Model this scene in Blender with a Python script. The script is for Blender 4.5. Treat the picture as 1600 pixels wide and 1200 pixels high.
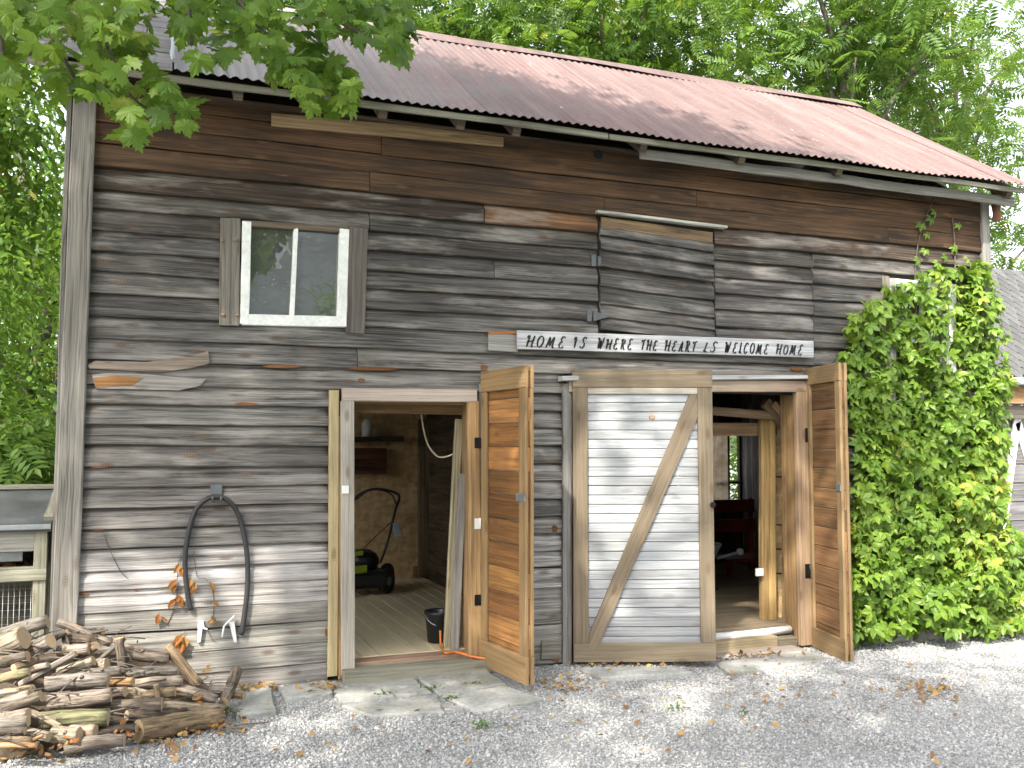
import bpy, math, random
import numpy as np
from mathutils import Vector, Matrix
R_ = random.Random(7)
rng = np.random.default_rng(11)
scene = bpy.context.scene
for o in list(bpy.data.objects):
    bpy.data.objects.remove(o)
COL = scene.collection

# ------------------------------------------------------------------ camera, sky, sun, exposure
FPX, YAW, PITCH = 1450.0, math.radians(21), math.radians(3.8)
CAM = Vector((0, -6, 1.6))
FW = Vector((math.sin(YAW) * math.cos(PITCH), math.cos(YAW) * math.cos(PITCH), math.sin(PITCH)))
RT = Vector((math.cos(YAW), -math.sin(YAW), 0))
UP = RT.cross(FW)
cam = bpy.data.cameras.new('camera')
cam.lens = FPX / 1600 * 36
cam.sensor_width = 36
cam.clip_end = 500
cam_o = bpy.data.objects.new('camera', cam)
COL.objects.link(cam_o)
cam_o.matrix_world = Matrix.Translation(CAM) @ Matrix((RT, UP, -FW)).transposed().to_4x4()
scene.camera = cam_o

SUN = Vector((-0.58, -0.60, 0.92)).normalized()
world = bpy.data.worlds.new('World')
scene.world = world
world.use_nodes = True
wn = world.node_tree
sky = wn.nodes.new('ShaderNodeTexSky')
sky.sky_type = 'NISHITA'
sky.sun_disc = False
sky.sun_elevation = math.asin(SUN.z)
sky.sun_rotation = math.atan2(SUN.x, SUN.y)
sky.air_density = 1.0
sky.dust_density = 4.0
sky.ozone_density = 0.5
bg = wn.nodes['Background']
bg.inputs['Strength'].default_value = 0.15
hsv = wn.nodes.new('ShaderNodeHueSaturation')   # a milky, hazy summer sky
hsv.inputs['Saturation'].default_value = 0.3
wn.links.new(sky.outputs[0], hsv.inputs['Color'])
wn.links.new(hsv.outputs[0], bg.inputs['Color'])
sl = bpy.data.lights.new('sun', 'SUN')
sl.energy = 2.3
sl.angle = math.radians(1.0)
sl.color = (1.0, 0.93, 0.82)
sun_o = bpy.data.objects.new('sun', sl)
COL.objects.link(sun_o)
sun_o.rotation_euler = SUN.to_track_quat('Z', 'Y').to_euler()
sun_o.location = (-10, -12, 18)

vs = scene.view_settings
vs.view_transform = 'Standard'
vs.look = 'None'
vs.gamma = 1
vs.exposure = 2.1
scene.cycles.use_denoising = True
scene.cycles.max_bounces = 6
scene.cycles.diffuse_bounces = 3
scene.cycles.transmission_bounces = 4
scene.cycles.transparent_max_bounces = 8
scene.cycles.sample_clamp_indirect = 6

# ------------------------------------------------------------------ geometry helpers
def ray(u, v):
    return FW + (u - 800) / FPX * RT - (v - 600) / FPX * UP
def at(u, v, y=0.0):
    d = ray(u, v)
    return CAM + d * ((y - CAM.y) / d.y)
def atz(u, v, z):
    d = ray(u, v)
    return CAM + d * ((z - CAM.z) / d.z)
def gz(x, y):
    return 0.14 - 0.018 * max(-3, min(9, x)) + 0.012 * max(-9, min(0.5, y))
def atg(u, v, dz=0.0):
    p = atz(u, v, 0.1)
    for _ in range(4):
        p = atz(u, v, gz(p.x, p.y) + dz)
    return p
def wx(u, v=600, y=0.0): return at(u, v, y).x
def wz(v, u=600, y=0.0): return at(u, v, y).z

WORLD = {}
def par(o, p):
    if p is not None:
        o.parent = p
        o.matrix_parent_inverse = WORLD.get(p.name, Matrix.Identity(4)).inverted()
def tag(o, label=None, cat=None, group=None, kind=None):
    if label: o['label'] = label
    if cat: o['category'] = cat
    if group: o['group'] = group
    if kind: o['kind'] = kind
    return o
def thing(name, loc, label, cat, group=None):
    o = bpy.data.objects.new(name, None)
    COL.objects.link(o)
    o.location = loc
    o.empty_display_size = 0.2
    WORLD[o.name] = Matrix.Translation(Vector(loc))
    return tag(o, label, cat, group)

class MB:
    """collects verts/faces/uvs -> one mesh object"""
    def __init__(s):
        s.v, s.f, s.uv, s.mi, s.sm = [], [], [], [], []
    def face(s, idx, uv=None, mi=0, sm=False):
        s.f.append(tuple(idx))
        s.uv.append(uv if uv else [(s.v[i][0] + s.v[i][1], s.v[i][2]) for i in idx])
        s.mi.append(mi); s.sm.append(sm)
    def plank(s, a, b, W, T, bev=0.004, seg=1, jit=0.0, mi=0, taper=1.0):
        a, b, W, T = Vector(a), Vector(b), Vector(W), Vector(T)
        w, t = W.length, T.length
        Wn, Tn = W.normalized(), T.normalized()
        bv = min(bev, 0.3 * w, 0.3 * t)
        hw, ht = w / 2, t / 2
        sec = [(-hw + bv, -ht), (hw - bv, -ht), (hw, -ht + bv), (hw, ht - bv), (hw - bv, ht), (-hw + bv, ht), (-hw, ht - bv), (-hw, -ht + bv)]
        per = [0]
        for i in range(8):
            x0, y0 = sec[i]; x1, y1 = sec[(i + 1) % 8]
            per.append(per[-1] + math.hypot(x1 - x0, y1 - y0))
        L = (b - a).length
        uo, vo = R_.random() * 40, R_.random() * 40
        base = len(s.v)
        ph = [R_.random() * 6.28 for _ in range(8)]
        for k in range(seg + 1):
            f = k / seg
            c = a.lerp(b, f)
            jw = jit * (math.sin(f * L * 5 + ph[0]) + R_.uniform(-1, 1)) * .5 if jit else 0
            jt = jit * (math.sin(f * L * 3 + ph[1]) + R_.uniform(-.6, .6)) * .5 if jit else 0
            sc = 1 + (taper - 1) * f
            for (x, y) in sec:
                jj = jit * .5 * R_.uniform(-1, 1) if jit else 0
                s.v.append(c + Wn * (x * sc + jw * .5 + jj) + Tn * (y + jt))
        for k in range(seg):
            u0, u1 = uo + L * k / seg, uo + L * (k + 1) / seg
            for i in range(8):
                j = (i + 1) % 8
                A, B = base + k * 8 + i, base + k * 8 + j
                s.face((A, B, B + 8, A + 8), [(u0, vo + per[i]), (u0, vo + per[i + 1]), (u1, vo + per[i + 1]), (u1, vo + per[i])], mi)
        ce = [(uo + x, vo + y) for x, y in sec]
        s.face([base + i for i in range(7, -1, -1)], ce[::-1], mi)
        s.face([base + seg * 8 + i for i in range(8)], ce, mi)
        return s
    def tube(s, pts, rad, n=8, mi=0, cap=True, capmi=None, sm=True, rn=0.0):
        pts = [Vector(p) for p in pts]
        if not isinstance(rad, (list, tuple)): rad = [rad] * len(pts)
        base = len(s.v)
        d = (pts[1] - pts[0]).normalized()
        x = d.orthogonal().normalized()
        u = R_.random() * 30
        vo = R_.random() * 30
        us = []
        for k, p in enumerate(pts):
            dd = ((pts[min(k + 1, len(pts) - 1)]) - pts[max(k - 1, 0)]).normalized()
            x = (x - dd * x.dot(dd)).normalized()
            yv = dd.cross(x)
            if k: u += (p - pts[k - 1]).length
            us.append(u)
            for i in range(n):
                a = 2 * math.pi * i / n
                r = rad[k] * (1 + (rn * R_.uniform(-1, 1) if rn else 0))
                s.v.append(p + (x * math.cos(a) + yv * math.sin(a)) * r)
        for k in range(len(pts) - 1):
            for i in range(n):
                j = (i + 1) % n
                A, B = base + k * n + i, base + k * n + j
                v0, v1 = vo + i / n * 6.28 * rad[0], vo + (i + 1) / n * 6.28 * rad[0]
                s.face((A, B, B + n, A + n), [(us[k], v0), (us[k], v1), (us[k + 1], v1), (us[k + 1], v0)], mi, sm)
        if cap:
            cm = mi if capmi is None else capmi
            cu = [(rad[0] * math.cos(2 * math.pi * i / n), rad[0] * math.sin(2 * math.pi * i / n)) for i in range(n)]
            s.face([base + i for i in range(n - 1, -1, -1)], cu[::-1], cm)
            e = base + (len(pts) - 1) * n
            s.face([e + i for i in range(n)], cu, cm)
        return s
    def lathe(s, c, prof, n=20, axis=Vector((0, 0, 1)), mi=0, sm=True):
        c = Vector(c); ax = axis.normalized(); x = ax.orthogonal().normalized(); y = ax.cross(x)
        base = len(s.v)
        for r, h in prof:
            for i in range(n):
                a = 2 * math.pi * i / n
                s.v.append(c + ax * h + (x * math.cos(a) + y * math.sin(a)) * r)
        for k in range(len(prof) - 1):
            for i in range(n):
                j = (i + 1) % n
                s.face((base + k * n + i, base + k * n + j, base + (k + 1) * n + j, base + (k + 1) * n + i), None, mi, sm)
        s.face([base + i for i in range(n - 1, -1, -1)], None, mi)
        s.face([base + (len(prof) - 1) * n + i for i in range(n)], None, mi)
        return s
    def box(s, x0, x1, y0, y1, z0, z1, bev=0.003, mi=0):
        L = (x1 - x0, y1 - y0, z1 - z0)
        c = Vector(((x0 + x1) / 2, (y0 + y1) / 2, (z0 + z1) / 2))
        ax = max(range(3), key=lambda i: L[i])
        o = [i for i in range(3) if i != ax]
        d = Vector((0, 0, 0)); d[ax] = L[ax] / 2
        W = Vector((0, 0, 0)); W[o[0]] = L[o[0]]
        T = Vector((0, 0, 0)); T[o[1]] = L[o[1]]
        if d.cross(W).dot(T) < 0: T = -T
        return s.plank(c - d, c + d, W, T, bev, 1, 0, mi)
    def build(s, name, mats, parent=None, color=None):
        me = bpy.data.meshes.new(name)
        me.from_pydata([tuple(p) for p in s.v], [], s.f)
        if not isinstance(mats, (list, tuple)): mats = [mats]
        for m in mats: me.materials.append(m)
        uvl = me.uv_layers.new(name='UVMap')
        flat = []
        for q in s.uv:
            for c in q: flat.extend(c)
        uvl.data.foreach_set('uv', flat)
        me.polygons.foreach_set('material_index', s.mi)
        me.polygons.foreach_set('use_smooth', s.sm)
        me.update()
        o = bpy.data.objects.new(name, me)
        COL.objects.link(o)
        par(o, parent)
        if color is not None: o.color = (*color[:3], 1)
        return o

def vary(c, a=0.12):
    k = 1 + R_.uniform(-a, a)
    return tuple(max(0, x * k * (1 + R_.uniform(-a, a) * .08)) for x in c)

def pk(name, parent, a, b, W, T, mat, color=None, **kw):
    return MB().plank(a, b, W, T, **kw).build(name, mat, parent, color)
def ppx(name, parent, u1, v1, u2, v2, wpx, y, thick, mat, color=None, **kw):
    """a plank lying on the upright plane y, its centre line given where it shows on the wall; front face at y - thick"""
    a, b = at(u1, v1, y), at(u2, v2, y)
    um, vm = (u1 + u2) / 2, (v1 + v2) / 2
    if abs(u2 - u1) < abs(v2 - v1):
        W = at(um + wpx / 2, vm, y) - at(um - wpx / 2, vm, y)
    else:
        W = at(um, vm - wpx / 2, y) - at(um, vm + wpx / 2, y)
    d = (b - a).normalized()
    W = W - d * W.dot(d)
    off = Vector((0, -thick / 2, 0))
    T = Vector((0, thick, 0))
    if (b - a).cross(W).dot(T) < 0: W = -W
    return pk(name, parent, a + off, b + off, W, T, mat, color, **kw)

def big_mesh(name, V, F, mat, parent=None, smooth=False):
    V = np.asarray(V, dtype=np.float32); F = np.asarray(F, dtype=np.int32)
    me = bpy.data.meshes.new(name)
    k = F.shape[1]
    me.vertices.add(len(V)); me.vertices.foreach_set('co', V.ravel())
    me.loops.add(F.size); me.loops.foreach_set('vertex_index', F.ravel())
    me.polygons.add(len(F))
    me.polygons.foreach_set('loop_start', np.arange(0, F.size, k, dtype=np.int32))
    me.polygons.foreach_set('loop_total', np.full(len(F), k, dtype=np.int32))
    if smooth: me.polygons.foreach_set('use_smooth', np.ones(len(F), dtype=bool))
    me.materials.append(mat)
    me.update(calc_edges=True)
    o = bpy.data.objects.new(name, me)
    COL.objects.link(o)
    par(o, parent)
    return o

def nrm(a): return a / np.maximum(np.linalg.norm(a, axis=-1, keepdims=True), 1e-9)
def frames(N, T):
    N = nrm(N); T = nrm(T - N * (T * N).sum(-1, keepdims=True)); B = np.cross(N, T)
    return T, B, N
def scatter_arrays(tv, tf, P, N, T, S):
    tv = np.asarray(tv, float); tf = np.asarray(tf)
    t, b, n = frames(N, T)
    S = np.asarray(S, float).reshape(-1, 1, 1)
    V = P[:, None, :] + S * (tv[None, :, 0:1] * t[:, None, :] + tv[None, :, 1:2] * b[:, None, :] + tv[None, :, 2:3] * n[:, None, :])
    F = tf[None] + (np.arange(len(P)) * len(tv))[:, None, None]
    return V.reshape(-1, 3), F.reshape(-1, tf.shape[1])

# ------------------------------------------------------------------ materials
def newmat(name):
    m = bpy.data.materials.new(name)
    m.use_nodes = True
    nt = m.node_tree
    for n in list(nt.nodes): nt.nodes.remove(n)
    out = nt.nodes.new('ShaderNodeOutputMaterial')
    return m, nt, out
def N_(nt, t, **kw):
    n = nt.nodes.new(t)
    for k, v in kw.items():
        if k in n.inputs: n.inputs[k].default_value = v
        else: setattr(n, k, v)
    return n
def lk(nt, a, b): nt.links.new(a, b)
def math_(nt, op, a, b=None, c=None, clamp=False):
    n = nt.nodes.new('ShaderNodeMath'); n.operation = op; n.use_clamp = clamp
    for i, x in enumerate((a, b, c)):
        if x is None: continue
        if isinstance(x, (int, float)): n.inputs[i].default_value = x
        else: lk(nt, x, n.inputs[i])
    return n.outputs[0]
def mapr(nt, x, a, b, c, d):
    n = nt.nodes.new('ShaderNodeMapRange')
    lk(nt, x, n.inputs[0])
    for i, q in enumerate((a, b, c, d)): n.inputs[i + 1].default_value = q
    return n.outputs[0]
def mixc(nt, fac, a, b, mode='MIX'):
    n = nt.nodes.new('ShaderNodeMix'); n.data_type = 'RGBA'; n.blend_type = mode
    if isinstance(fac, (int, float)): n.inputs[0].default_value = fac
    else: lk(nt, fac, n.inputs[0])
    for q, x in ((6, a), (7, b)):
        if isinstance(x, tuple): n.inputs[q].default_value = (*x[:3], 1)
        else: lk(nt, x, n.inputs[q])
    return n.outputs[2]
def scale_uv(nt, src, sx, sy, sz=1):
    n = nt.nodes.new('ShaderNodeVectorMath'); n.operation = 'MULTIPLY'
    lk(nt, src, n.inputs[0]); n.inputs[1].default_value = (sx, sy, sz)
    return n.outputs[0]
def noise(nt, vec, scale=1, detail=3, rough=.55, dist=0):
    n = N_(nt, 'ShaderNodeTexNoise', Scale=scale, Detail=detail, Roughness=rough, Distortion=dist)
    if vec is not None: lk(nt, vec, n.inputs['Vector'])
    return n.outputs['Fac']
def vmul(nt, col, k):
    n = nt.nodes.new('ShaderNodeVectorMath'); n.operation = 'SCALE'
    lk(nt, col, n.inputs[0])
    if isinstance(k, (int, float)): n.inputs['Scale'].default_value = k
    else: lk(nt, k, n.inputs['Scale'])
    return n.outputs[0]
def bump(nt, h, strength, dist):
    n = N_(nt, 'ShaderNodeBump', Strength=strength, Distance=dist)
    lk(nt, h, n.inputs['Height'])
    return n.outputs[0]

def wood(name, dark=.35, light=1.5, knots=.6, orange=0.0, ocol=(.33, .13, .04), rough=.85, bstr=.5, blotch=.5, fine=70, tint2=None, tint2a=.5, crack=0, stain=0):
    m, nt, out = newmat(name)
    tc = nt.nodes.new('ShaderNodeTexCoord')
    uv, ob = tc.outputs['UV'], tc.outputs['Object']
    oi = nt.nodes.new('ShaderNodeObjectInfo')
    warp = noise(nt, scale_uv(nt, uv, 2.2, 5), 1, 2)
    sh = nt.nodes.new('ShaderNodeCombineXYZ'); lk(nt, mapr(nt, warp, 0, 1, -.014, .014), sh.inputs[1])
    ad = nt.nodes.new('ShaderNodeVectorMath'); ad.operation = 'ADD'; lk(nt, uv, ad.inputs[0]); lk(nt, sh.outputs[0], ad.inputs[1])
    uvw = ad.outputs[0]
    g1 = noise(nt, scale_uv(nt, uvw, 2.2, fine * 2.2), 1, 5, .65)
    g2 = noise(nt, scale_uv(nt, uvw, .8, 55), 1, 6, .7, .25)
    g3 = noise(nt, scale_uv(nt, uv, 1.3, 14), 1, 5, .65, .3)
    g4 = noise(nt, ob, 1.1, 3)
    val = math_(nt, 'ADD', math_(nt, 'MULTIPLY', g1, .28), math_(nt, 'ADD', math_(nt, 'MULTIPLY', g2, .42), math_(nt, 'MULTIPLY', g3, .30)))
    k = mapr(nt, val, .38, .64, dark, light)
    k = math_(nt, 'MULTIPLY', k, mapr(nt, g4, .3, .7, 1 - blotch * .6, 1 + blotch * .6))
    col = vmul(nt, oi.outputs['Color'], k)
    if tint2:
        t2 = noise(nt, scale_uv(nt, uv, 1.6, 9), 1, 4, .6)
        col = mixc(nt, math_(nt, 'MULTIPLY', mapr(nt, t2, .5, .68, 0, 1), tint2a), col, tint2)
    if orange:
        on = noise(nt, scale_uv(nt, uv, 1.3, 7), 1, 5, .65)
        of = mapr(nt, on, .70 - .1 * orange, .76 - .1 * orange, 0, 1)
        col = mixc(nt, math_(nt, 'MULTIPLY', of, .85), col, ocol)
    if crack:
        cn = noise(nt, scale_uv(nt, uvw, .55, 24), 1, 3, .5)
        cr_ = mapr(nt, math_(nt, 'ABSOLUTE', math_(nt, 'SUBTRACT', cn, .5)), .004, .022, 1, 0)
        gate = mapr(nt, noise(nt, scale_uv(nt, uv, .9, 3), 1, 2), .45, .6, 0, 1)
        col = mixc(nt, math_(nt, 'MULTIPLY', math_(nt, 'MULTIPLY', cr_, gate), crack), col, (.012, .010, .009))
    if stain:
        sn = noise(nt, scale_uv(nt, uv, 1.1, 11), 1, 5, .65, .3)
        col = mixc(nt, math_(nt, 'MULTIPLY', mapr(nt, sn, .48, .62, 0, 1), stain), col, (.022, .018, .015))
    if knots:
        vo = N_(nt, 'ShaderNodeTexVoronoi', Scale=1.0, Randomness=1.0); vo.voronoi_dimensions = '2D'
        lk(nt, scale_uv(nt, uvw, 2.4, 6.5), vo.inputs['Vector'])
        sep = nt.nodes.new('ShaderNodeSeparateColor'); lk(nt, vo.outputs['Color'], sep.inputs[0])
        on = mapr(nt, sep.outputs[0], .5, .52, 0, 1)
        kf = math_(nt, 'MULTIPLY', mapr(nt, vo.outputs['Distance'], .05, .13, 1, 0), on)
        ring = math_(nt, 'SINE', math_(nt, 'MULTIPLY', vo.outputs['Distance'], 170))
        kc = vmul(nt, mixc(nt, .6, oi.outputs['Color'], (.19, .115, .065)), mapr(nt, ring, -1, 1, .25, 1.1))
        col = mixc(nt, math_(nt, 'MULTIPLY', kf, knots), col, kc)
    p = N_(nt, 'ShaderNodeBsdfPrincipled', Roughness=rough)
    p.inputs['Specular IOR Level'].default_value = .25
    lk(nt, col, p.inputs['Base Color'])
    lk(nt, bump(nt, math_(nt, 'ADD', g1, math_(nt, 'MULTIPLY', g2, 1.2)), bstr, .006), p.inputs['Normal'])
    lk(nt, p.outputs[0], out.inputs[0])
    return m

def simple(name, col, rough=.6, metal=0.0, var=.15, scale=30, bstr=.15, spec=.4, usecol=False, coat=0):
    m, nt, out = newmat(name)
    tc = nt.nodes.new('ShaderNodeTexCoord')
    n1 = noise(nt, tc.outputs['Object'], scale, 4, .6)
    n2 = noise(nt, tc.outputs['Object'], scale * .13, 3)
    k = math_(nt, 'MULTIPLY', mapr(nt, n1, .3, .7, 1 - var, 1 + var), mapr(nt, n2, .3, .7, 1 - var, 1 + var))
    if usecol:
        src = nt.nodes.new('ShaderNodeObjectInfo').outputs['Color']
    else:
        c = nt.nodes.new('ShaderNodeRGB'); c.outputs[0].default_value = (*col, 1); src = c.outputs[0]
    p = N_(nt, 'ShaderNodeBsdfPrincipled', Metallic=metal)
    p.inputs['Specular IOR Level'].default_value = spec
    lk(nt, vmul(nt, src, k), p.inputs['Base Color'])
    lk(nt, mapr(nt, n2, .3, .7, max(.05, rough - .12), min(1, rough + .12)), p.inputs['Roughness'])
    if bstr: lk(nt, bump(nt, n1, bstr, .004), p.inputs['Normal'])
    lk(nt, p.outputs[0], out.inputs[0])
    return m

def leafmat(name, cols, trans=.45, rough=.45):
    m, nt, out = newmat(name)
    ge = nt.nodes.new('ShaderNodeNewGeometry'); oi = nt.nodes.new('ShaderNodeObjectInfo')
    tc = nt.nodes.new('ShaderNodeTexCoord')
    r = math_(nt, 'FRACT', math_(nt, 'ADD', ge.outputs['Random Per Island'], oi.outputs['Random']))
    cl = noise(nt, ge.outputs['Position'], 1.3, 2)
    r = math_(nt, 'ADD', math_(nt, 'MULTIPLY', r, .75), mapr(nt, cl, .3, .7, -.1, .35), clamp=True)
    ra = nt.nodes.new('ShaderNodeValToRGB'); lk(nt, r, ra.inputs[0])
    el = ra.color_ramp.elements
    while len(el) < len(cols): el.new(.5)
    for i, (p, c) in enumerate(cols): el[i].position = p; el[i].color = (*c, 1)
    n = noise(nt, tc.outputs['Object'], 60, 2)
    col = vmul(nt, ra.outputs[0], mapr(nt, n, .3, .7, .85, 1.15))
    d = N_(nt, 'ShaderNodeBsdfPrincipled', Roughness=rough); d.inputs['Specular IOR Level'].default_value = .35
    lk(nt, col, d.inputs['Base Color'])
    t = nt.nodes.new('ShaderNodeBsdfTranslucent')
    lk(nt, mixc(nt, .35, col, (.22, .34, .02)), t.inputs[0])
    mx = nt.nodes.new('ShaderNodeMixShader'); mx.inputs[0].default_value = trans
    lk(nt, d.outputs[0], mx.inputs[1]); lk(nt, t.outputs[0], mx.inputs[2])
    lk(nt, mx.outputs[0], out.inputs[0])
    return m

M = {}
M['siding'] = wood('weathered_siding', .08, 2.05, .85, .10, blotch=.5, bstr=.9, tint2=(.42, .39, .355), tint2a=.55, crack=.65, stain=.32)
M['brown'] = wood('sheltered_brown_wood', .3, 1.6, .8, .35, ocol=(.28, .125, .04), blotch=.6, crack=.6, stain=.7)
M['grey'] = wood('silver_grey_wood', .45, 1.45, .6, 0, blotch=.3, bstr=.5, crack=.5)
M['tan'] = wood('tan_lumber', .55, 1.3, .8, .15, ocol=(.42, .2, .07), blotch=.35, bstr=.35)
M['gold'] = wood('golden_bare_wood', .45, 1.4, .7, .3, ocol=(.36, .19, .075), blotch=.5, bstr=.4, crack=.4, stain=.25)
M['whitewash'] = wood('worn_white_boards', .62, 1.18, .45, 0, blotch=.25, bstr=.35, tint2=(.20, .195, .185), tint2a=.5, crack=.4)
M['floor'] = wood('painted_floor_boards', .8, 1.15, .2, 0, blotch=.2, bstr=.2, rough=.6)
M['wpaint'] = simple('white_paint', (.74, .75, .72), .6, var=.12, scale=45)
M['black'] = simple('black_iron', (.012, .012, .013), .5, .3)
M['rubber'] = simple('black_hose_rubber', (.028, .028, .03), .55)
M['galv'] = simple('galvanised_metal', (.32, .34, .35), .45, .7)
M['hinge_grey'] = simple('dull_grey_hinge', (.10, .11, .115), .7, .1)
M['lidgrey'] = simple('dull_lid_metal', (.075, .08, .078), .6, .0)
M['wheelgrey'] = simple('grey_wheel_hub', (.22, .22, .22), .5, .0)
M['wplastic'] = simple('white_plastic', (.72, .73, .72), .4, var=.05)
M['bplastic'] = simple('black_plastic', (.02, .02, .022), .4, var=.1)
M['gplastic'] = simple('lime_plastic', (.28, .36, .02), .4, var=.1)
M['orange'] = simple('orange_cable', (.60, .17, .03), .45, var=.06)
M['cream'] = simple('cream_cable', (.62, .55, .40), .5, var=.06)
M['ink'] = simple('black_paint', (.025, .025, .025), .7, var=.4, scale=80)
M['red'] = simple('dark_red_paint', (.16, .018, .014), .5, var=.25)
M['bluewhite'] = simple('pale_blue_enamel', (.42, .50, .58), .35, var=.06)
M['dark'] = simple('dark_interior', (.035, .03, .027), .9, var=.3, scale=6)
M['concrete'] = simple('foundation_stone', (.36, .35, .33), .9, var=.25, scale=14, bstr=.5)
M['soil'] = simple('bark_and_soil', (.07, .052, .036), .95, var=.5, scale=25, bstr=.8)
M['grass'] = leafmat('grass_blades', [(0, (.04, .09, .015)), (.6, (.07, .15, .02)), (1, (.13, .19, .035))], .3)
M['lawn'] = simple('lawn', (.06, .13, .02), .9, var=.4, scale=8, bstr=.4)

def osb():
    m, nt, out = newmat('strand_board')
    tc = nt.nodes.new('ShaderNodeTexCoord')
    v = N_(nt, 'ShaderNodeTexVoronoi', Scale=1.0); lk(nt, scale_uv(nt, tc.outputs['Object'], 24, 24, 13), v.inputs['Vector'])
    v2 = N_(nt, 'ShaderNodeTexVoronoi', Scale=1.0); lk(nt, scale_uv(nt, tc.outputs['Object'], 11, 11, 30), v2.inputs['Vector'])
    s1 = nt.nodes.new('ShaderNodeSeparateColor'); lk(nt, v.outputs['Color'], s1.inputs[0])
    s2 = nt.nodes.new('ShaderNodeSeparateColor'); lk(nt, v2.outputs['Color'], s2.inputs[0])
    f = math_(nt, 'ADD', math_(nt, 'MULTIPLY', s1.outputs[0], .5), math_(nt, 'MULTIPLY', s2.outputs[1], .5))
    col = mixc(nt, f, (.38, .24, .11), (.68, .50, .28))
    p = N_(nt, 'ShaderNodeBsdfPrincipled', Roughness=.8); lk(nt, col, p.inputs[0])
    lk(nt, bump(nt, f, .2, .003), p.inputs['Normal'])
    lk(nt, p.outputs[0], out.inputs[0]); return m
M['osb'] = osb()

def roofmat():
    m, nt, out = newmat('rusty_corrugated_iron')
    tc = nt.nodes.new('ShaderNodeTexCoord'); ob = tc.outputs['Object']
    oi = nt.nodes.new('ShaderNodeObjectInfo')
    st = noise(nt, scale_uv(nt, ob, 9, .9, .9), 1, 4, .6)
    bl = noise(nt, ob, 2.2, 5, .65)
    fi = noise(nt, ob, 38, 3, .6)
    sx = nt.nodes.new('ShaderNodeSeparateXYZ'); lk(nt, ob, sx.inputs[0])
    xx = math_(nt, 'ADD', mapr(nt, sx.outputs[0], .4, 2.6, -.22, .2), math_(nt, 'ADD', math_(nt, 'MULTIPLY', st, .7), math_(nt, 'MULTIPLY', bl, .5)))
    rust = mapr(nt, xx, .42, .75, 0, 1)
    rc = mixc(nt, mapr(nt, st, .35, .7, 0, 1), (.112, .066, .060), (.175, .122, .113))
    rc = mixc(nt, mapr(nt, fi, .55, .75, 0, .5), rc, (.25, .175, .14))
    gc = mixc(nt, mapr(nt, st, .35, .65, 0, 1), (.15, .14, .135), (.24, .225, .21))
    col = mixc(nt, rust, gc, rc)
    sp = noise(nt, scale_uv(nt, ob, 14, 5, 5), 1, 3, .7)
    col = mixc(nt, mapr(nt, sp, .70, .74, 0, .7), col, (.42, .38, .32))
    col = vmul(nt, col, mapr(nt, oi.outputs['Random'], 0, 1, .86, 1.12))
    p = N_(nt, 'ShaderNodeBsdfPrincipled', Roughness=.62, Metallic=.1); lk(nt, col, p.inputs[0])
    lk(nt, bump(nt, fi, .15, .003), p.inputs['Normal'])
    lk(nt, p.outputs[0], out.inputs[0]); return m
M['roof'] = roofmat()

def barkmat():
    m, nt, out = newmat('log_bark')
    tc = nt.nodes.new('ShaderNodeTexCoord'); uv = tc.outputs['UV']
    oi = nt.nodes.new('ShaderNodeObjectInfo')
    a = noise(nt, scale_uv(nt, uv, 7, 60), 1, 5, .7, .4)
    b = noise(nt, scale_uv(nt, uv, 3, 7), 1, 4, .6)
    k = math_(nt, 'MULTIPLY', mapr(nt, a, .35, .65, .25, 1.55), mapr(nt, b, .3, .7, .6, 1.35))
    col = vmul(nt, oi.outputs['Color'], k)
    col = mixc(nt, mapr(nt, b, .56, .66, 0, .6), col, (.36, .25, .16))
    c = noise(nt, tc.outputs['Object'], 9, 3)
    col = mixc(nt, mapr(nt, c, .60, .72, 0, .35), col, (.14, .15, .07))
    p = N_(nt, 'ShaderNodeBsdfPrincipled', Roughness=.9); lk(nt, col, p.inputs[0]); p.inputs['Specular IOR Level'].default_value = .2
    lk(nt, bump(nt, math_(nt, 'ADD', a, b), .9, .012), p.inputs['Normal'])
    lk(nt, p.outputs[0], out.inputs[0]); return m
M['bark'] = barkmat()
def cutmat():
    m, nt, out = newmat('cut_log_end')
    tc = nt.nodes.new('ShaderNodeTexCoord'); uv = tc.outputs['UV']
    ln = nt.nodes.new('ShaderNodeVectorMath'); ln.operation = 'LENGTH'; lk(nt, uv, ln.inputs[0])
    w = noise(nt, uv, 30, 3)
    ring = math_(nt, 'SINE', math_(nt, 'ADD', math_(nt, 'MULTIPLY', ln.outputs['Value'], 900), math_(nt, 'MULTIPLY', w, 9)))
    col = mixc(nt, mapr(nt, ring, -1, 1, 0, 1), (.28, .20, .12), (.44, .33, .20))
    col = mixc(nt, mapr(nt, w, .5, .7, 0, .5), col, (.22, .18, .14))
    p = N_(nt, 'ShaderNodeBsdfPrincipled', Roughness=.85); lk(nt, col, p.inputs[0])
    lk(nt, p.outputs[0], out.inputs[0]); return m
M['cut'] = cutmat()

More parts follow.
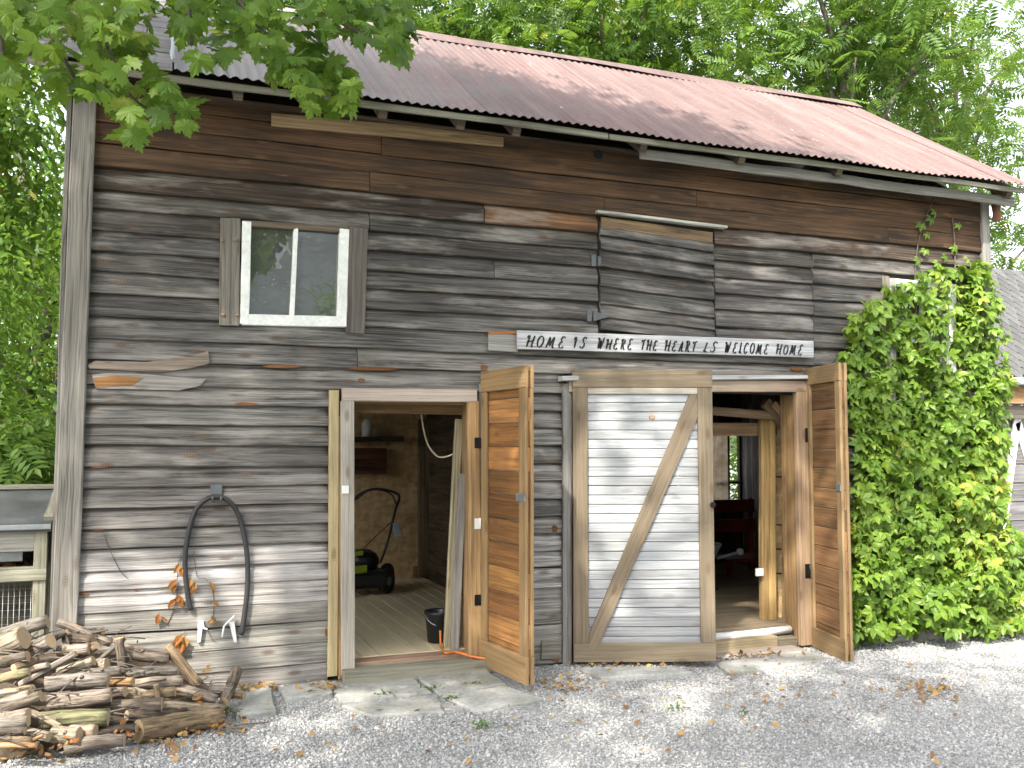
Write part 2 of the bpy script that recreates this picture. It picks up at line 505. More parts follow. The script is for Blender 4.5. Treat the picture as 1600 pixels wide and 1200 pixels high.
def gravelmat(stone=False):
    m, nt, out = newmat('gravel_stones' if stone else 'gravel_ground')
    tc = nt.nodes.new('ShaderNodeTexCoord'); ob = tc.outputs['Object']
    ge = nt.nodes.new('ShaderNodeNewGeometry')
    if stone:
        r = ge.outputs['Random Per Island']
    else:
        v = N_(nt, 'ShaderNodeTexVoronoi', Scale=70); lk(nt, ob, v.inputs['Vector'])
        s = nt.nodes.new('ShaderNodeSeparateColor'); lk(nt, v.outputs['Color'], s.inputs[0]); r = s.outputs[0]
    ra = nt.nodes.new('ShaderNodeValToRGB'); lk(nt, r, ra.inputs[0])
    el = ra.color_ramp.elements
    cs = [(0, (.205, .206, .205)), (.3, (.295, .296, .294)), (.7, (.37, .371, .368)), (.93, (.475, .474, .468)), (1, (.44, .39, .32))]
    while len(el) < len(cs): el.new(.5)
    for i, (p_, c) in enumerate(cs): el[i].position = p_; el[i].color = (*c, 1)
    n = noise(nt, ob, 1.3, 4, .6)
    n2 = noise(nt, ob, 160, 2)
    col = vmul(nt, ra.outputs[0], math_(nt, 'MULTIPLY', mapr(nt, n, .3, .7, .85, 1.12), mapr(nt, n2, .3, .7, .85, 1.15)))
    if not stone:
        col = vmul(nt, col, .8)
    p = N_(nt, 'ShaderNodeBsdfPrincipled', Roughness=.85); lk(nt, col, p.inputs[0]); p.inputs['Specular IOR Level'].default_value = .3
    if not stone:
        lk(nt, bump(nt, v.outputs['Distance'], .8, .01), p.inputs['Normal'])
    lk(nt, p.outputs[0], out.inputs[0]); return m
M['gravel'] = gravelmat(); M['stones'] = gravelmat(True)

def slabmat():
    m, nt, out = newmat('grey_flagstone')
    tc = nt.nodes.new('ShaderNodeTexCoord'); ob = tc.outputs['Object']
    a = noise(nt, ob, 3, 5, .6); b = noise(nt, ob, 40, 4, .6); c = noise(nt, ob, 7, 4)
    col = mixc(nt, mapr(nt, a, .35, .65, 0, 1), (.23, .23, .21), (.38, .38, .36))
    col = mixc(nt, mapr(nt, c, .58, .7, 0, .6), col, (.17, .19, .12))
    col = vmul(nt, col, mapr(nt, b, .3, .7, .8, 1.2))
    p = N_(nt, 'ShaderNodeBsdfPrincipled', Roughness=.9); lk(nt, col, p.inputs[0])
    lk(nt, bump(nt, math_(nt, 'ADD', a, math_(nt, 'MULTIPLY', b, .3)), .5, .02), p.inputs['Normal'])
    lk(nt, p.outputs[0], out.inputs[0]); return m
M['slab'] = slabmat()

def glassmat():
    m, nt, out = newmat('dusty_brightened_glass')
    tc = nt.nodes.new('ShaderNodeTexCoord'); ob = tc.outputs['Object']
    tr = nt.nodes.new('ShaderNodeBsdfTransparent'); tr.inputs[0].default_value = (.8, .84, .83, 1)
    gl = N_(nt, 'ShaderNodeBsdfGlossy', Roughness=.015); gl.inputs[0].default_value = (1, 1, 1, 1)
    wv = noise(nt, ob, 4, 2)
    lk(nt, bump(nt, wv, .06, .03), gl.inputs['Normal'])
    fr = N_(nt, 'ShaderNodeFresnel', IOR=2.6)
    mx = nt.nodes.new('ShaderNodeMixShader'); lk(nt, fr.outputs[0], mx.inputs[0]); lk(nt, tr.outputs[0], mx.inputs[1]); lk(nt, gl.outputs[0], mx.inputs[2])
    du = N_(nt, 'ShaderNodeBsdfDiffuse'); du.inputs[0].default_value = (.55, .56, .54, 1)
    a = noise(nt, ob, 70, 3, .7); b = noise(nt, ob, 3.5, 2)
    f = math_(nt, 'ADD', math_(nt, 'MULTIPLY', mapr(nt, a, .66, .70, 0, 1), mapr(nt, b, .45, .6, 0, .9)), .10, clamp=True)  # dirt specks, plus an even pale veil that boosts the pane's reflected brightness
    m2 = nt.nodes.new('ShaderNodeMixShader'); lk(nt, f, m2.inputs[0]); lk(nt, mx.outputs[0], m2.inputs[1]); lk(nt, du.outputs[0], m2.inputs[2])
    lk(nt, m2.outputs[0], out.inputs[0]); return m
M['glass'] = glassmat()
M['maple'] = leafmat('maple_leaves', [(0, (.05, .11, .014)), (.5, (.095, .18, .02)), (.9, (.15, .235, .028)), (1, (.22, .26, .04))], .55, .5)
M['creeper'] = leafmat('creeper_leaves', [(0, (.085, .165, .022)), (.45, (.145, .255, .032)), (.85, (.215, .32, .042)), (1, (.32, .35, .055))], .4, .4)
M['walnut'] = leafmat('walnut_leaves', [(0, (.05, .11, .02)), (.5, (.09, .175, .028)), (.93, (.15, .24, .035)), (1, (.32, .28, .03))], .45, .5)
M['willow'] = leafmat('narrow_leaves', [(0, (.055, .12, .016)), (.5, (.10, .20, .026)), (.95, (.165, .265, .036)), (1, (.26, .17, .045))], .5, .5)
M['dryleaf'] = leafmat('dry_leaves', [(0, (.22, .075, .02)), (.5, (.36, .15, .04)), (1, (.42, .26, .10))], .3, .7)
M['litter'] = leafmat('fallen_leaves', [(0, (.12, .06, .03)), (.4, (.26, .14, .06)), (.8, (.40, .26, .11)), (1, (.42, .34, .08))], .2, .8)
M['trunk'] = simple('tree_bark', (.10, .085, .068), .95, var=.35, scale=22, bstr=.9)
M['shingle'] = simple('grey_shingle', (.28, .29, .29), .9, var=.15, scale=60, usecol=True)

# ------------------------------------------------------------------ the setting: ground
xs = np.concatenate([[-150, -40, -12, -6], np.linspace(-4, 9, 80), [12, 20, 50, 150]])
ys = np.concatenate([[-150, -40, -14, -8], np.linspace(-5, .4, 40), [6, 14, 40, 150]])
gv = []
for y in ys:
    for x in xs:
        h = gz(x, y)
        if -4 < x < 9 and -5 < y < .4:
            h += .012 * math.sin(x * 2.1 + 1) * math.sin(y * 2.7) * (1 if y < -.3 else 0)
        gv.append((x, y, h))
nx = len(xs)
gf = [(j * nx + i, j * nx + i + 1, (j + 1) * nx + i + 1, (j + 1) * nx + i) for j in range(len(ys) - 1) for i in range(nx - 1)]
tag(big_mesh('ground', gv, gf, M['gravel'], None, True), 'grey crushed gravel yard in front of the old barn', kind='structure')

def gza(x, y):
    return .14 - .018 * np.clip(x, -3, 9) + .012 * np.clip(y, -9, .5) + np.where((y < -.3), .012 * np.sin(x * 2.1 + 1) * np.sin(y * 2.7), 0)
# gravel stones: far too many to count
n = 150000
gx = rng.uniform(-.9, 8.6, n); gy = rng.uniform(-2.75, .25, n)
P1 = [(525, 1064), (757, 1040), (830, 1065), (845, 1112), (600, 1118), (520, 1090)]
keep = ~((gx < 6.75) & (gx > -.55) & (gy > -.06))
# no stones on the paving or under the log pile
pp = [atg(*q) for q in P1]
def inside(px_, py_, poly):
    c = np.zeros(len(px_), bool); j = len(poly) - 1
    for i in range(len(poly)):
        xi, yi, xj, yj = poly[i][0], poly[i][1], poly[j][0], poly[j][1]
        c ^= ((yi > py_) != (yj > py_)) & (px_ < (xj - xi) * (py_ - yi) / (yj - yi + 1e-12) + xi)
        j = i
    return c
keep &= ~(inside(gx, gy, [(p.x, p.y) for p in pp]) & (rng.random(n) < .97))
keep &= ~((gx < .55) & (gy > -1.0 + .9 * (gx + .1)) & (rng.random(n) < .85))
gx, gy = gx[keep], gy[keep]; n = len(gx)
ov = np.array([(1, 0, 0), (-1, 0, 0), (0, 1, 0), (0, -1, 0), (0, 0, 1), (0, 0, -1)], float)
of = np.array([(0, 2, 4), (2, 1, 4), (1, 3, 4), (3, 0, 4), (2, 0, 5), (1, 2, 5), (3, 1, 5), (0, 3, 5)])
sz = rng.gamma(5, .0010, n) + .0028
V = ov[None] * (rng.uniform(.6, 1.3, (n, 6, 1))) * sz[:, None, None]
Nn = rng.normal(size=(n, 3)); Tt = rng.normal(size=(n, 3))
t, b, nn = frames(Nn, Tt)
V = V[..., 0:1] * t[:, None] + V[..., 1:2] * b[:, None] + V[..., 2:3] * nn[:, None]
V[..., 2] *= .75
P = np.stack([gx, gy, gza(gx, gy) + sz * .25], -1)
V = (P[:, None] + V).reshape(-1, 3)
F = (of[None] + (np.arange(n) * 6)[:, None, None]).reshape(-1, 3)
tag(big_mesh('gravel', V, F, M['stones']), 'loose grey crushed gravel covering the yard', kind='stuff')

# fallen leaves
lv = np.array([(0, 0, 0), (.35, .32, .06), (.75, .22, .02), (1, 0, .08), (.75, -.22, .05), (.35, -.32, .0)], float)
lf = np.array([(0, 1, 3), (1, 2, 3), (0, 3, 5), (3, 4, 5)])
cl = [(880, 1075, 60, 14), (960, 1040, 110, 10), (1440, 1085, 70, 22), (1200, 1030, 90, 8), (1180, 1075, 120, 40), (1380, 995, 110, 9), (700, 1155, 400, 40), (1250, 1140, 400, 60), (500, 1080, 30, 10), (395, 1075, 40, 8), (300, 1135, 110, 18), (240, 1160, 60, 12), (60, 1180, 90, 18), (1150, 1040, 180, 60), (900, 1120, 500, 50), (455, 1062, 50, 6)]
cnt = [60, 90, 110, 80, 40, 110, 35, 50, 110, 120, 80, 60, 50, 50, 40, 90]
LP = []
for (u, v, su, sv), c in zip(cl, cnt):
    for _ in range(c):
        uu, vv = R_.gauss(u, su * .5), R_.gauss(v, sv * .5)
        if vv > 985:
            p = atg(uu, vv)
            if p.y > -.05 and -.5 < p.x < 6.8: continue
            LP.append((p.x, p.y, gz(p.x, p.y) + R_.uniform(.012, .03)))
LP = np.array(LP); k = len(LP)
V, F = scatter_arrays(lv, lf, LP, np.array([0, 0, 1.]) + rng.normal(0, .4, (k, 3)), rng.normal(size=(k, 3)), rng.uniform(.015, .05, k))
tag(big_mesh('fallen_leaves', V, F, M['litter']), 'dry brown leaves scattered over the gravel', kind='stuff')

# flagstones in front of the left door
pave = MB()
pv = [atg(u, v, -.01) for u, v in [(520, 1068), (757, 1043), (830, 1066), (846, 1108), (590, 1116)]]
pave.v = pv; pave.face(range(len(pv)))
po = tag(pave.build('paving', M['soil']), 'flagstone paving in front of the left doorway', kind='structure')
def slab(quad, parent, th=.035, top=.022):
    m = MB()
    pts = [atg(u, v, top) for u, v in quad]
    ring = []
    for i in range(len(pts)):
        a, b_ = pts[i], pts[(i + 1) % len(pts)]
        for q in range(4):
            p = a.lerp(b_, q / 4)
            p = p + Vector((R_.uniform(-.012, .012), R_.uniform(-.012, .012), 0))
            ring.append(p)
    c = sum(ring, Vector()) / len(ring)
    k = len(ring)
    m.v = [p.lerp(c, .03) + Vector((0, 0, .004)) for p in ring] + [p - Vector((0, 0, .006)) for p in ring] + [p - Vector((0, 0, th)) for p in ring]
    m.face(range(k))
    for l in range(2):
        for i in range(k):
            j = (i + 1) % k
            m.face((l * k + i, (l + 1) * k + i, (l + 1) * k + j, l * k + j))
    return m.build('flagstone', M['slab'], parent)
z3 = lambda x, y: (480 + x / 4.137, 830 + y / 4.137)
slab([z3(160, 1030), z3(690, 945), z3(795, 1035), z3(215, 1105)], po)
slab([z3(715, 940), z3(1140, 890), z3(1290, 985), z3(855, 1055)], po)
slab([z3(235, 1125), z3(845, 1065), z3(875, 1165), z3(420, 1190)], po)
slab([z3(875, 1065), z3(1300, 1000), z3(1510, 1085), z3(1090, 1165)], po)
slab([(383, 1082), (420, 1072), (433, 1110), (368, 1118)], po)
slab([(436, 1074), (505, 1064), (518, 1082), (448, 1092)], po)
slab([(905, 1045), (1010, 1042), (1085, 1050), (940, 1058)], po, .04)
slab([(1120, 1036), (1255, 1016), (1300, 1030), (1140, 1050)], po, .04)

# ------------------------------------------------------------------ the barn
XL, XR, YB = -.50, 6.70, 3.6
ZE = 3.72
barn = thing('barn', (3.1, 1.8, .05), 'weathered two storey timber barn with rusty corrugated roof and open plank doors', 'barn')
D1 = (wx(545, 850), wx(738, 850), -.2, wz(622, 640))
D2 = (wx(905, 850), wx(1252, 850), -.2, wz(616, 1190))
WN = (wx(372, 430), wx(545, 430), wz(508, 460), wz(345, 460))
VW = (wx(1388, 520), wx(1490, 520), wz(625, 1440), wz(440, 1440))
OPEN = [D1, D2, WN, VW]
fw = MB()
bx = sorted({XL, XR, *[o[0] for o in OPEN], *[o[1] for o in OPEN]})
bz = sorted({-.2, ZE + .05, *[o[2] for o in OPEN], *[o[3] for o in OPEN]})
for i in range(len(bx) - 1):
    for j in range(len(bz) - 1):
        cx, cz = (bx[i] + bx[i + 1]) / 2, (bz[j] + bz[j + 1]) / 2
        if any(o[0] < cx < o[1] and o[2] < cz < o[3] for o in OPEN): continue
        fw.box(bx[i], bx[i + 1], 0, .05, bz[j], bz[j + 1], 0)
front = fw.build('front_wall', M['dark'], barn)

ROWS = [3.76, 3.66, 3.535, 3.41, 3.273, 3.138, 3.02, 2.89, 2.76, 2.635, 2.505, 2.375, 2.235, 2.105, 1.965, 1.85, 1.73, 1.605, 1.475, 1.357, 1.235, 1.118, .995, .872, .76, .625, .50, .37, .24, .10]
def rowcol(zt, xc):
    # timber colour: brown and hardly weathered high up under the eave, near black below it, silver grey low down
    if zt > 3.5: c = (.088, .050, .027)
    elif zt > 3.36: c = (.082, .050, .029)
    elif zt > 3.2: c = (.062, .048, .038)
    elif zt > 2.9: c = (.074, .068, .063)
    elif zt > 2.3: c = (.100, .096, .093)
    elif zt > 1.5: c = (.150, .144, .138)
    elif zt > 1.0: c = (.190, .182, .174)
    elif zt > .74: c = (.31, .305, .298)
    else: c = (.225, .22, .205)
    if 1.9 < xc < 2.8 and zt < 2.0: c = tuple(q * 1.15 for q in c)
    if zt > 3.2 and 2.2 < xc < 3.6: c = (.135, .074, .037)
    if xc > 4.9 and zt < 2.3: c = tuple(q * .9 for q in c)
    c = (c[0] * 1.03, c[1], c[2] * .965)
    return vary(c, .2)
X1268, X575, X770, X940, X1383, X557 = wx(1266, 450), wx(576, 300), wx(770, 385), wx(940, 285), wx(1384, 395), wx(557, 555)
def siding(x0, x1, zb, zt, flat=False, parent=front, y0=0.0, col=None, tilt=0.0, wide=0.0):
    m = MB()
    h = zt - zb
    if flat:
        prof = [(0, -.002), (0, -.029), (.004, -.033), (h - .008, -.030), (h - .003, -.026), (h - .001, -.002)]
    else:
        c0 = h * .50
        prof = [(-.002, -.002), (-.002, -.030), (.003, -.035), (c0, -.034), (c0 + .12 * h, -.031), (c0 + .22 * h, -.025), (c0 + .30 * h, -.018), (c0 + .37 * h, -.011), (c0 + .42 * h, -.0055), (h - .002, -.004)]
    seg = max(2, int((x1 - x0) / .14))
    uo, vo = R_.random() * 50, R_.random() * 50
    ph = [R_.random() * 6.28 for _ in range(6)]
    k = len(prof)
    yb = R_.uniform(-.003, .0015)
    cup = R_.uniform(-.006, .004)
    for s in range(seg + 1):
        x = x0 + (x1 - x0) * s / seg
        wz_ = .004 * math.sin(x * 1.3 + ph[0]) + .0012 * math.sin(x * 4 + ph[1])
        bz_ = .0015 * math.sin(x * 7 + ph[2]) + R_.uniform(-.0012, .0012)
        yy = .003 * math.sin(x * 2.3 + ph[3]) + yb
        for q, (dz, dy) in enumerate(prof):
            ez = bz_ if q < 3 else 0
            ey = cup * (1 - dz / h) if q else 0
            m.v.append(Vector((x, y0 + dy + yy + ey, zb + dz + wz_ + ez + tilt * (x - x0))))
    for s in range(seg):
        u0, u1 = uo + (x1 - x0) * s / seg, uo + (x1 - x0) * (s + 1) / seg
        for q in range(k - 1):
            A = s * k + q
            m.face((A, A + k, A + k + 1, A + 1), [(u0, vo + prof[q][0]), (u1, vo + prof[q][0]), (u1, vo + prof[q + 1][0]), (u0, vo + prof[q + 1][0])], 0, (q >= 3 and not flat))
    for s, rev in ((0, False), (seg, True)):
        idx = [s * k + q for q in range(k)]
        m.face(idx[::-1] if rev else idx)
    o = m.build('siding_board' if parent is front else 'board', M['brown'] if zt > 3.36 else M['siding'], parent, col or rowcol(zt, (x0 + x1) / 2))
    return o
HT = (wx(931, 430), wx(1113, 430), wz(520, 1020), wz(345, 930))
for i in range(len(ROWS) - 1):
    zt, zb = ROWS[i], ROWS[i + 1]
    zc = (zt + zb) / 2
    x0, x1 = XL + .04, XR - .02
    blocks = []
    for o in OPEN:
        if o[2] - .02 < zc < o[3] - .0: blocks.append((o[0], o[1]))
    if 1.0 < zc < 2.1 or zc < 1.1:
        if zc < D1[3] + .03: blocks.append((wx(514, 850), D1[1] + .02))
        if zc < D2[3] + .06: blocks.append((wx(880, 850), D2[1] + .02))
    hb = None
    if HT[2] < zc < HT[3]:
        blocks.append((HT[0], HT[1]))
    if zc < .12:
        pass
    cuts = []
    if 2.15 < zc < 3.2: cuts.append(X1268 + R_.uniform(-.006, .006))
    if 3.3 < zc < 3.42 or 2.98 < zc < 3.1: cuts.append(X575)
    if abs(zc - 2.82) < .07: cuts.append(X770)
    if abs(zc - 3.34) < .08: cuts.append(X940)
    if abs(zc - 2.95) < .07 or abs(zc - 3.3) < .05: cuts.append(X1383)
    if abs(zc - 2.17) < .07: cuts.append(X557)
    if not cuts and zc > 2.2: cuts.append(R_.uniform(1.0, 5.8))
    segs = []
    cur = x0
    blocks.sort()
    for (a, b_) in blocks:
        if a > cur + .03: segs.append((cur, min(a, x1)))
        cur = max(cur, b_)
    if cur < x1 - .03: segs.append((cur, x1))
    for (a, b_) in segs:
        cs = [a] + sorted(c for c in cuts if a + .1 < c < b_ - .1) + [b_]
        for q in range(len(cs) - 1):
            siding(cs[q] + .0025, cs[q + 1] - .0025, zb, zt, flat=(zt > 3.36 or zb < .76))

# the other outer walls, shell and partition
for nm, bxs in (('side_wall', (XL, XL + .05, .05, YB)), ('side_wall', (XR - .05, XR, .05, YB))):
    sw = MB()
    x0_, x1_, y0_, y1_ = bxs
    hole = (1.1, 2.5, 1.05, 1.95) if x0_ < 0 else None  # unseen opening added in the left wall to light the left room
    yb_ = [y0_, .7, 2.9, y1_]; zb_ = [-.2, .85, 2.1, ZE]
    for iy in range(3):
        for iz in range(3):
            if hole and iy == 1 and iz == 1: continue
            sw.box(x0_, x1_, yb_[iy], yb_[iy + 1], zb_[iz], zb_[iz + 1], 0)
    g0 = len(sw.v); sw.v += [Vector(q) for q in [(x0_, y0_, ZE), (x0_, y1_, ZE), (x0_, 1.8, 5.05), (x1_, y0_, ZE), (x1_, y1_, ZE), (x1_, 1.8, 5.05)]]
    for q in ((0, 2, 1), (3, 4, 5), (0, 3, 5, 2), (1, 2, 5, 4)): sw.face([g0 + w for w in q])
    w_ = sw.build(nm, M['siding'], barn, (.17, .16, .155))
    xo = x0_ - .012 if x0_ < 0 else x1_ + .012
    for k in range(24):
        zz = .06 + k * .15
        for ya_, yb2 in (((y0_ - .03, .7), (2.9, y1_)) if hole and .8 < zz + .075 < 2.12 else ((y0_ - .03, y1_),)):
            pk('siding_board', w_, (xo, ya_, zz + .075), (xo, yb2, zz + .075), (0, 0, .147), (.022 if x0_ > 0 else -.022, 0, 0), M['siding'], rowcol(zz + .1, 1))
BW2 = (wx(1118, 720, YB - .05), wx(1163, 720, YB - .05), wz(783, 1140, YB - .05), wz(668, 1140, YB - .05))
BW2 = (BW2[0] - .28, BW2[1] + .02, BW2[2], BW2[3])
BW2 = (5.75, 6.62, BW2[2], BW2[3])
bw = MB()
bx = [XL, BW2[0], BW2[1], XR]; bz = [-.2, BW2[2], BW2[3], ZE]
for i in range(3):
    for j in range(3):
        if i == 1 and j == 1: continue
        bw.box(bx[i], bx[i + 1], YB - .05, YB, bz[j], bz[j + 1], 0)
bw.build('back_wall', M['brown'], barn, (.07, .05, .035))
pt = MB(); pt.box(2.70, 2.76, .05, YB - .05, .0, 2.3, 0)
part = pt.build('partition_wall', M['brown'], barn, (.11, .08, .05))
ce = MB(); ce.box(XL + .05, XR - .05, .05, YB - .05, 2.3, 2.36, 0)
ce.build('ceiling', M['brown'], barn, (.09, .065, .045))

# roof
YR, ZR, YE, ZEV = 1.8, 5.24, -.32, 3.80
sl_d = Vector((0, YR - YE, ZR - ZEV)); sl_len = sl_d.length; sl_n = Vector((0, -(ZR - ZEV), YR - YE)).normalized()
RX0, RX1 = -.78, 6.88
rd = MB()
E0 = Vector((0, YE + .03, ZEV)) - sl_n * .03
R0 = Vector((0, YR, ZR)) - sl_n * .03
for k in range(2):
    mir = lambda p: Vector((p.x, 2 * YR - p.y, p.z)) if k else p
    a0, a1 = mir(E0 + Vector((RX0 + .03, .0, 0))), mir(R0 + Vector((RX0 + .03, 0, 0)))
    b0, b1 = mir(E0 + Vector((RX1 - .03, 0, 0))), mir(R0 + Vector((RX1 - .03, 0, 0)))
    d = Vector((0, 0, -.025))
    i = len(rd.v); rd.v += [a0, b0, b1, a1, a0 + d, b0 + d, b1 + d, a1 + d]
    for q in ((0, 1, 2, 3), (7, 6, 5, 4), (0, 4, 5, 1), (1, 5, 6, 2), (2, 6, 7, 3), (3, 7, 4, 0)):
        rd.face([i + w for w in q])
roof = rd.build('roof', M['brown'], barn, (.14, .11, .08))
XC = wx(272, 110, YE)  # where the flat boards end and the iron begins
def sheet(xa, xb, back=False):
    m = MB()
    pitch, amp = .066, .0075
    ncol = max(6, int(round((xb - xa) / pitch * 6)))
    ext = R_.uniform(-.015, .02); lift = R_.uniform(0, .006)
    rows = [0, .3, .6, .85, 1]
    for r_ in rows:
        base = Vector((0, YE, ZEV)) - sl_d.normalized() * (.04 + ext) * (1 - r_) + sl_d * r_
        for c in range(ncol + 1):
            x = xa + (xb - xa) * c / ncol
            h = amp * math.cos(2 * math.pi * x / pitch) + .014 + lift + .006 * math.sin(x * 3.1 + r_ * 4)
            if r_ == 0: h += R_.uniform(-.002, .002)
            p = Vector((x, base.y, base.z)) + sl_n * h
            if back: p.y = 2 * YR - p.y
            m.v.append(p)
    w = ncol + 1
    for r_ in range(len(rows) - 1):
        for c in range(ncol):
            A = r_ * w + c
            q = (A, A + 1, A + 1 + w, A + w)
            m.face(q if not back else q[::-1], None, 0, True)
    return m.build('roof_sheet', M['roof'], roof)
x = XC
while x < RX1 - .05:
    xe = min(x + .648, RX1)
    sheet(x, xe + (.03 if xe < RX1 else 0)); x = xe
for i in range(12):
    sheet(RX0 + i * .638, RX0 + (i + 1) * .638, True)
# flat grey boards on the left end of the roof
nb = 7
for i in range(nb):
    f0, f1 = i / nb, (i + 1) / nb
    c = Vector((0, YE - .03, ZEV - .02)).lerp(Vector((0, YR, ZR)), (f0 + f1) / 2) + sl_n * (.012 + .003 * (i % 2))
    for xa, xb in ((RX0, wx(228, 60, .3)), (wx(228, 60, .3) + .006, XC - .01)):
        pk('roof_board', roof, c + Vector((xa, 0, 0)), c + Vector((xb, 0, 0)), sl_d / nb * 1.0, sl_n * .02, M['grey'], vary((.20, .19, .185), .2), seg=4, jit=.004)
ps = [Vector((XC - .01, YE - .05, ZEV)) + sl_d * f + sl_n * (.034 + R_.uniform(0, .008)) + Vector((R_.uniform(-.008, .008), 0, 0)) for f in np.linspace(0, .42, 7)]
MB().tube(ps, .013, 6).build('flashing_strip', M['galv'], roof)
# ridge cap in lengths
x = XC
while x < wx(1328, 160, YR):
    xe = min(x + 1.2, wx(1330, 160, YR))
    m = MB()
    lift = R_.uniform(0, .012)
    for xx in np.linspace(x, xe + .02, 6):
        lf_ = .026 + lift + .012 * math.sin(xx * 2.2)
        for p in (Vector((xx, YR, ZR)) - sl_d.normalized() * .17 + sl_n * lf_, Vector((xx, YR - .02, ZR + .036 + lift)), Vector((xx, YR + .02, ZR + .036 + lift)), Vector((xx, YR + .15, ZR - .075))):
            m.v.append(p)
    for k in range(5):
        for q in range(3):
            A = k * 4 + q
            m.face((A, A + 4, A + 5, A + 1))
    m.build('ridge_cap', M['roof'], roof); x = xe
# eave: light batten under the iron, rafter ends, lower fascia
pk('eave_board', roof, (RX0 + .02, YE + .015, ZEV - .045), (2.9, YE + .015, ZEV - .04), (0, 0, .042), (0, .022, 0), M['grey'], (.24, .23, .18), seg=14, jit=.006)
pk('eave_board', roof, (2.91, YE + .013, ZEV - .045), (RX1 - .02, YE + .013, ZEV - .035), (0, 0, .04), (0, .022, 0), M['grey'], (.25, .24, .19), seg=14, jit=.006)
pk('fascia_board', roof, (wx(1000, 218, -.2), -.20, ZEV - .10), (RX1 - .03, -.20, ZEV - .105), (0, 0, .075), (0, .024, 0), M['grey'], (.22, .21, .19), seg=14, jit=.007)
for u in (370, 595, 716, 802, 998, 1150, 1300, 1562):
    xx = wx(u, 190, -.2)
    a = Vector((xx, YE + .05, ZEV - .075)); b_ = a + sl_d.normalized() * .45
    pk('rafter_end', roof, a, b_, (.055, 0, 0), sl_n * .075, M['brown'], (.12, .095, .07), seg=2, jit=.004)
pk('soffit_board', roof, (XL, -.05, ZE + .035), (XR, -.05, ZE + .035), (0, .07, 0), (0, 0, .02), M['brown'], (.09, .06, .04), seg=6, jit=.003)

# corner boards and wall trim
MB().plank(at(133, 150, -.035) + Vector((0, -.02, 0)), at(100, 1012, -.035) + Vector((0, -.02, 0)), (.125, 0, 0), (0, -.04, 0), .006, 18, .003, 0, 1.1).build('corner_board', M['grey'], barn, (.225, .21, .185))
pk('corner_board', barn, (XL - .028, .08, 3.7), (XL - .028, .08, .1), (0, .14, 0), (.03, 0, 0), M['grey'], (.2, .19, .17), seg=8, jit=.004)
pk('corner_post', barn, (XR - .012, -.035, 3.72), (XR + .0, -.035, .05), (.085, 0, 0), (0, -.05, 0), M['grey'], (.26, .25, .235), seg=14, jit=.004)
pk('corner_post', barn, (XR + .05, .06, 3.72), (XR + .05, .06, .05), (0, .12, 0), (-.03, 0, 0), M['grey'], (.2, .19, .18), seg=6, jit=.004)
# light patch board nailed under the eave, split boards, odd repairs
MB().plank(at(424, 187, -.042), at(786, 220, -.042), (0, 0, .085), (0, .02, 0), .002, 10, .002).build('patch_board', M['grey'], barn, (.30, .21, .12))
ppx('patch_board', barn, 762, 534, 808, 537, 28, -.034, .014, M['grey'], (.26, .25, .23))
ppx('patch_board', barn, 762, 521, 808, 520, 4, -.034, .02, M['gold'], (.42, .15, .04))
m = MB()
pts = [(137, 571), (150, 564), (230, 566), (300, 556), (325, 549), (327, 568), (300, 575), (250, 582), (200, 579), (140, 576)]
def lump(pts, y, th, name, mat, col, parent):
    m = MB(); f = [at(u, v, y) + Vector((0, -th, 0)) for u, v in pts]; b_ = [at(u, v, y) for u, v in pts]
    m.v = f + b_; k = len(f)
    m.face(range(k))
    for i in range(k):
        j = (i + 1) % k
        m.face((i, i + k, j + k, j))
    o = m.build(name, mat, parent, col)
    # board runs along x
    uvl = o.data.uv_layers[0].data
    for lp in o.data.loops:
        co = o.data.vertices[lp.vertex_index].co
        uvl[lp.index].uv = (co.x, co.z)
    return o
lump(pts, -.034, .022, 'split_board', M['grey'], (.22, .18, .145), barn)
lump([(144, 586), (165, 583), (230, 585), (300, 592), (322, 592), (312, 603), (280, 610), (150, 607)], -.034, .014, 'split_board', M['grey'], (.30, .28, .26), barn)
lump([(146, 590), (180, 587), (225, 590), (205, 602), (150, 605)], -.0485, .004, 'bare_patch', M['gold'], (.30, .15, .06), barn)
m = MB(); m.lathe(at(934, 242, -.034), [(.001, .0), (.03, .001), (.034, .004), (.034, .01)], 14, Vector((0, -1, 0)))
m.build('knot_hole', M['black'], barn)
for u, v, w, h in ((440, 573, 60, 5), (585, 576, 90, 6), (385, 631, 38, 5), (565, 594, 12, 6), (155, 729, 30, 4), (153, 826, 28, 6), (132, 928, 14, 5), (1245, 577, 22, 6), (867, 826, 10, 12), (510, 988, 5, 14), (212, 918, 10, 10), (757, 574, 12, 8), (868, 1020, 18, 30)):
    a = [(u - w / 2, v - h * .2), (u - w * .2, v - h / 2), (u + w * .3, v - h * .3), (u + w / 2, v), (u + w * .2, v + h / 2), (u - w * .3, v + h * .4)]
    lump(a, -.036, .005, 'bare_patch', M['gold'], vary((.22, .09, .032)), barn)

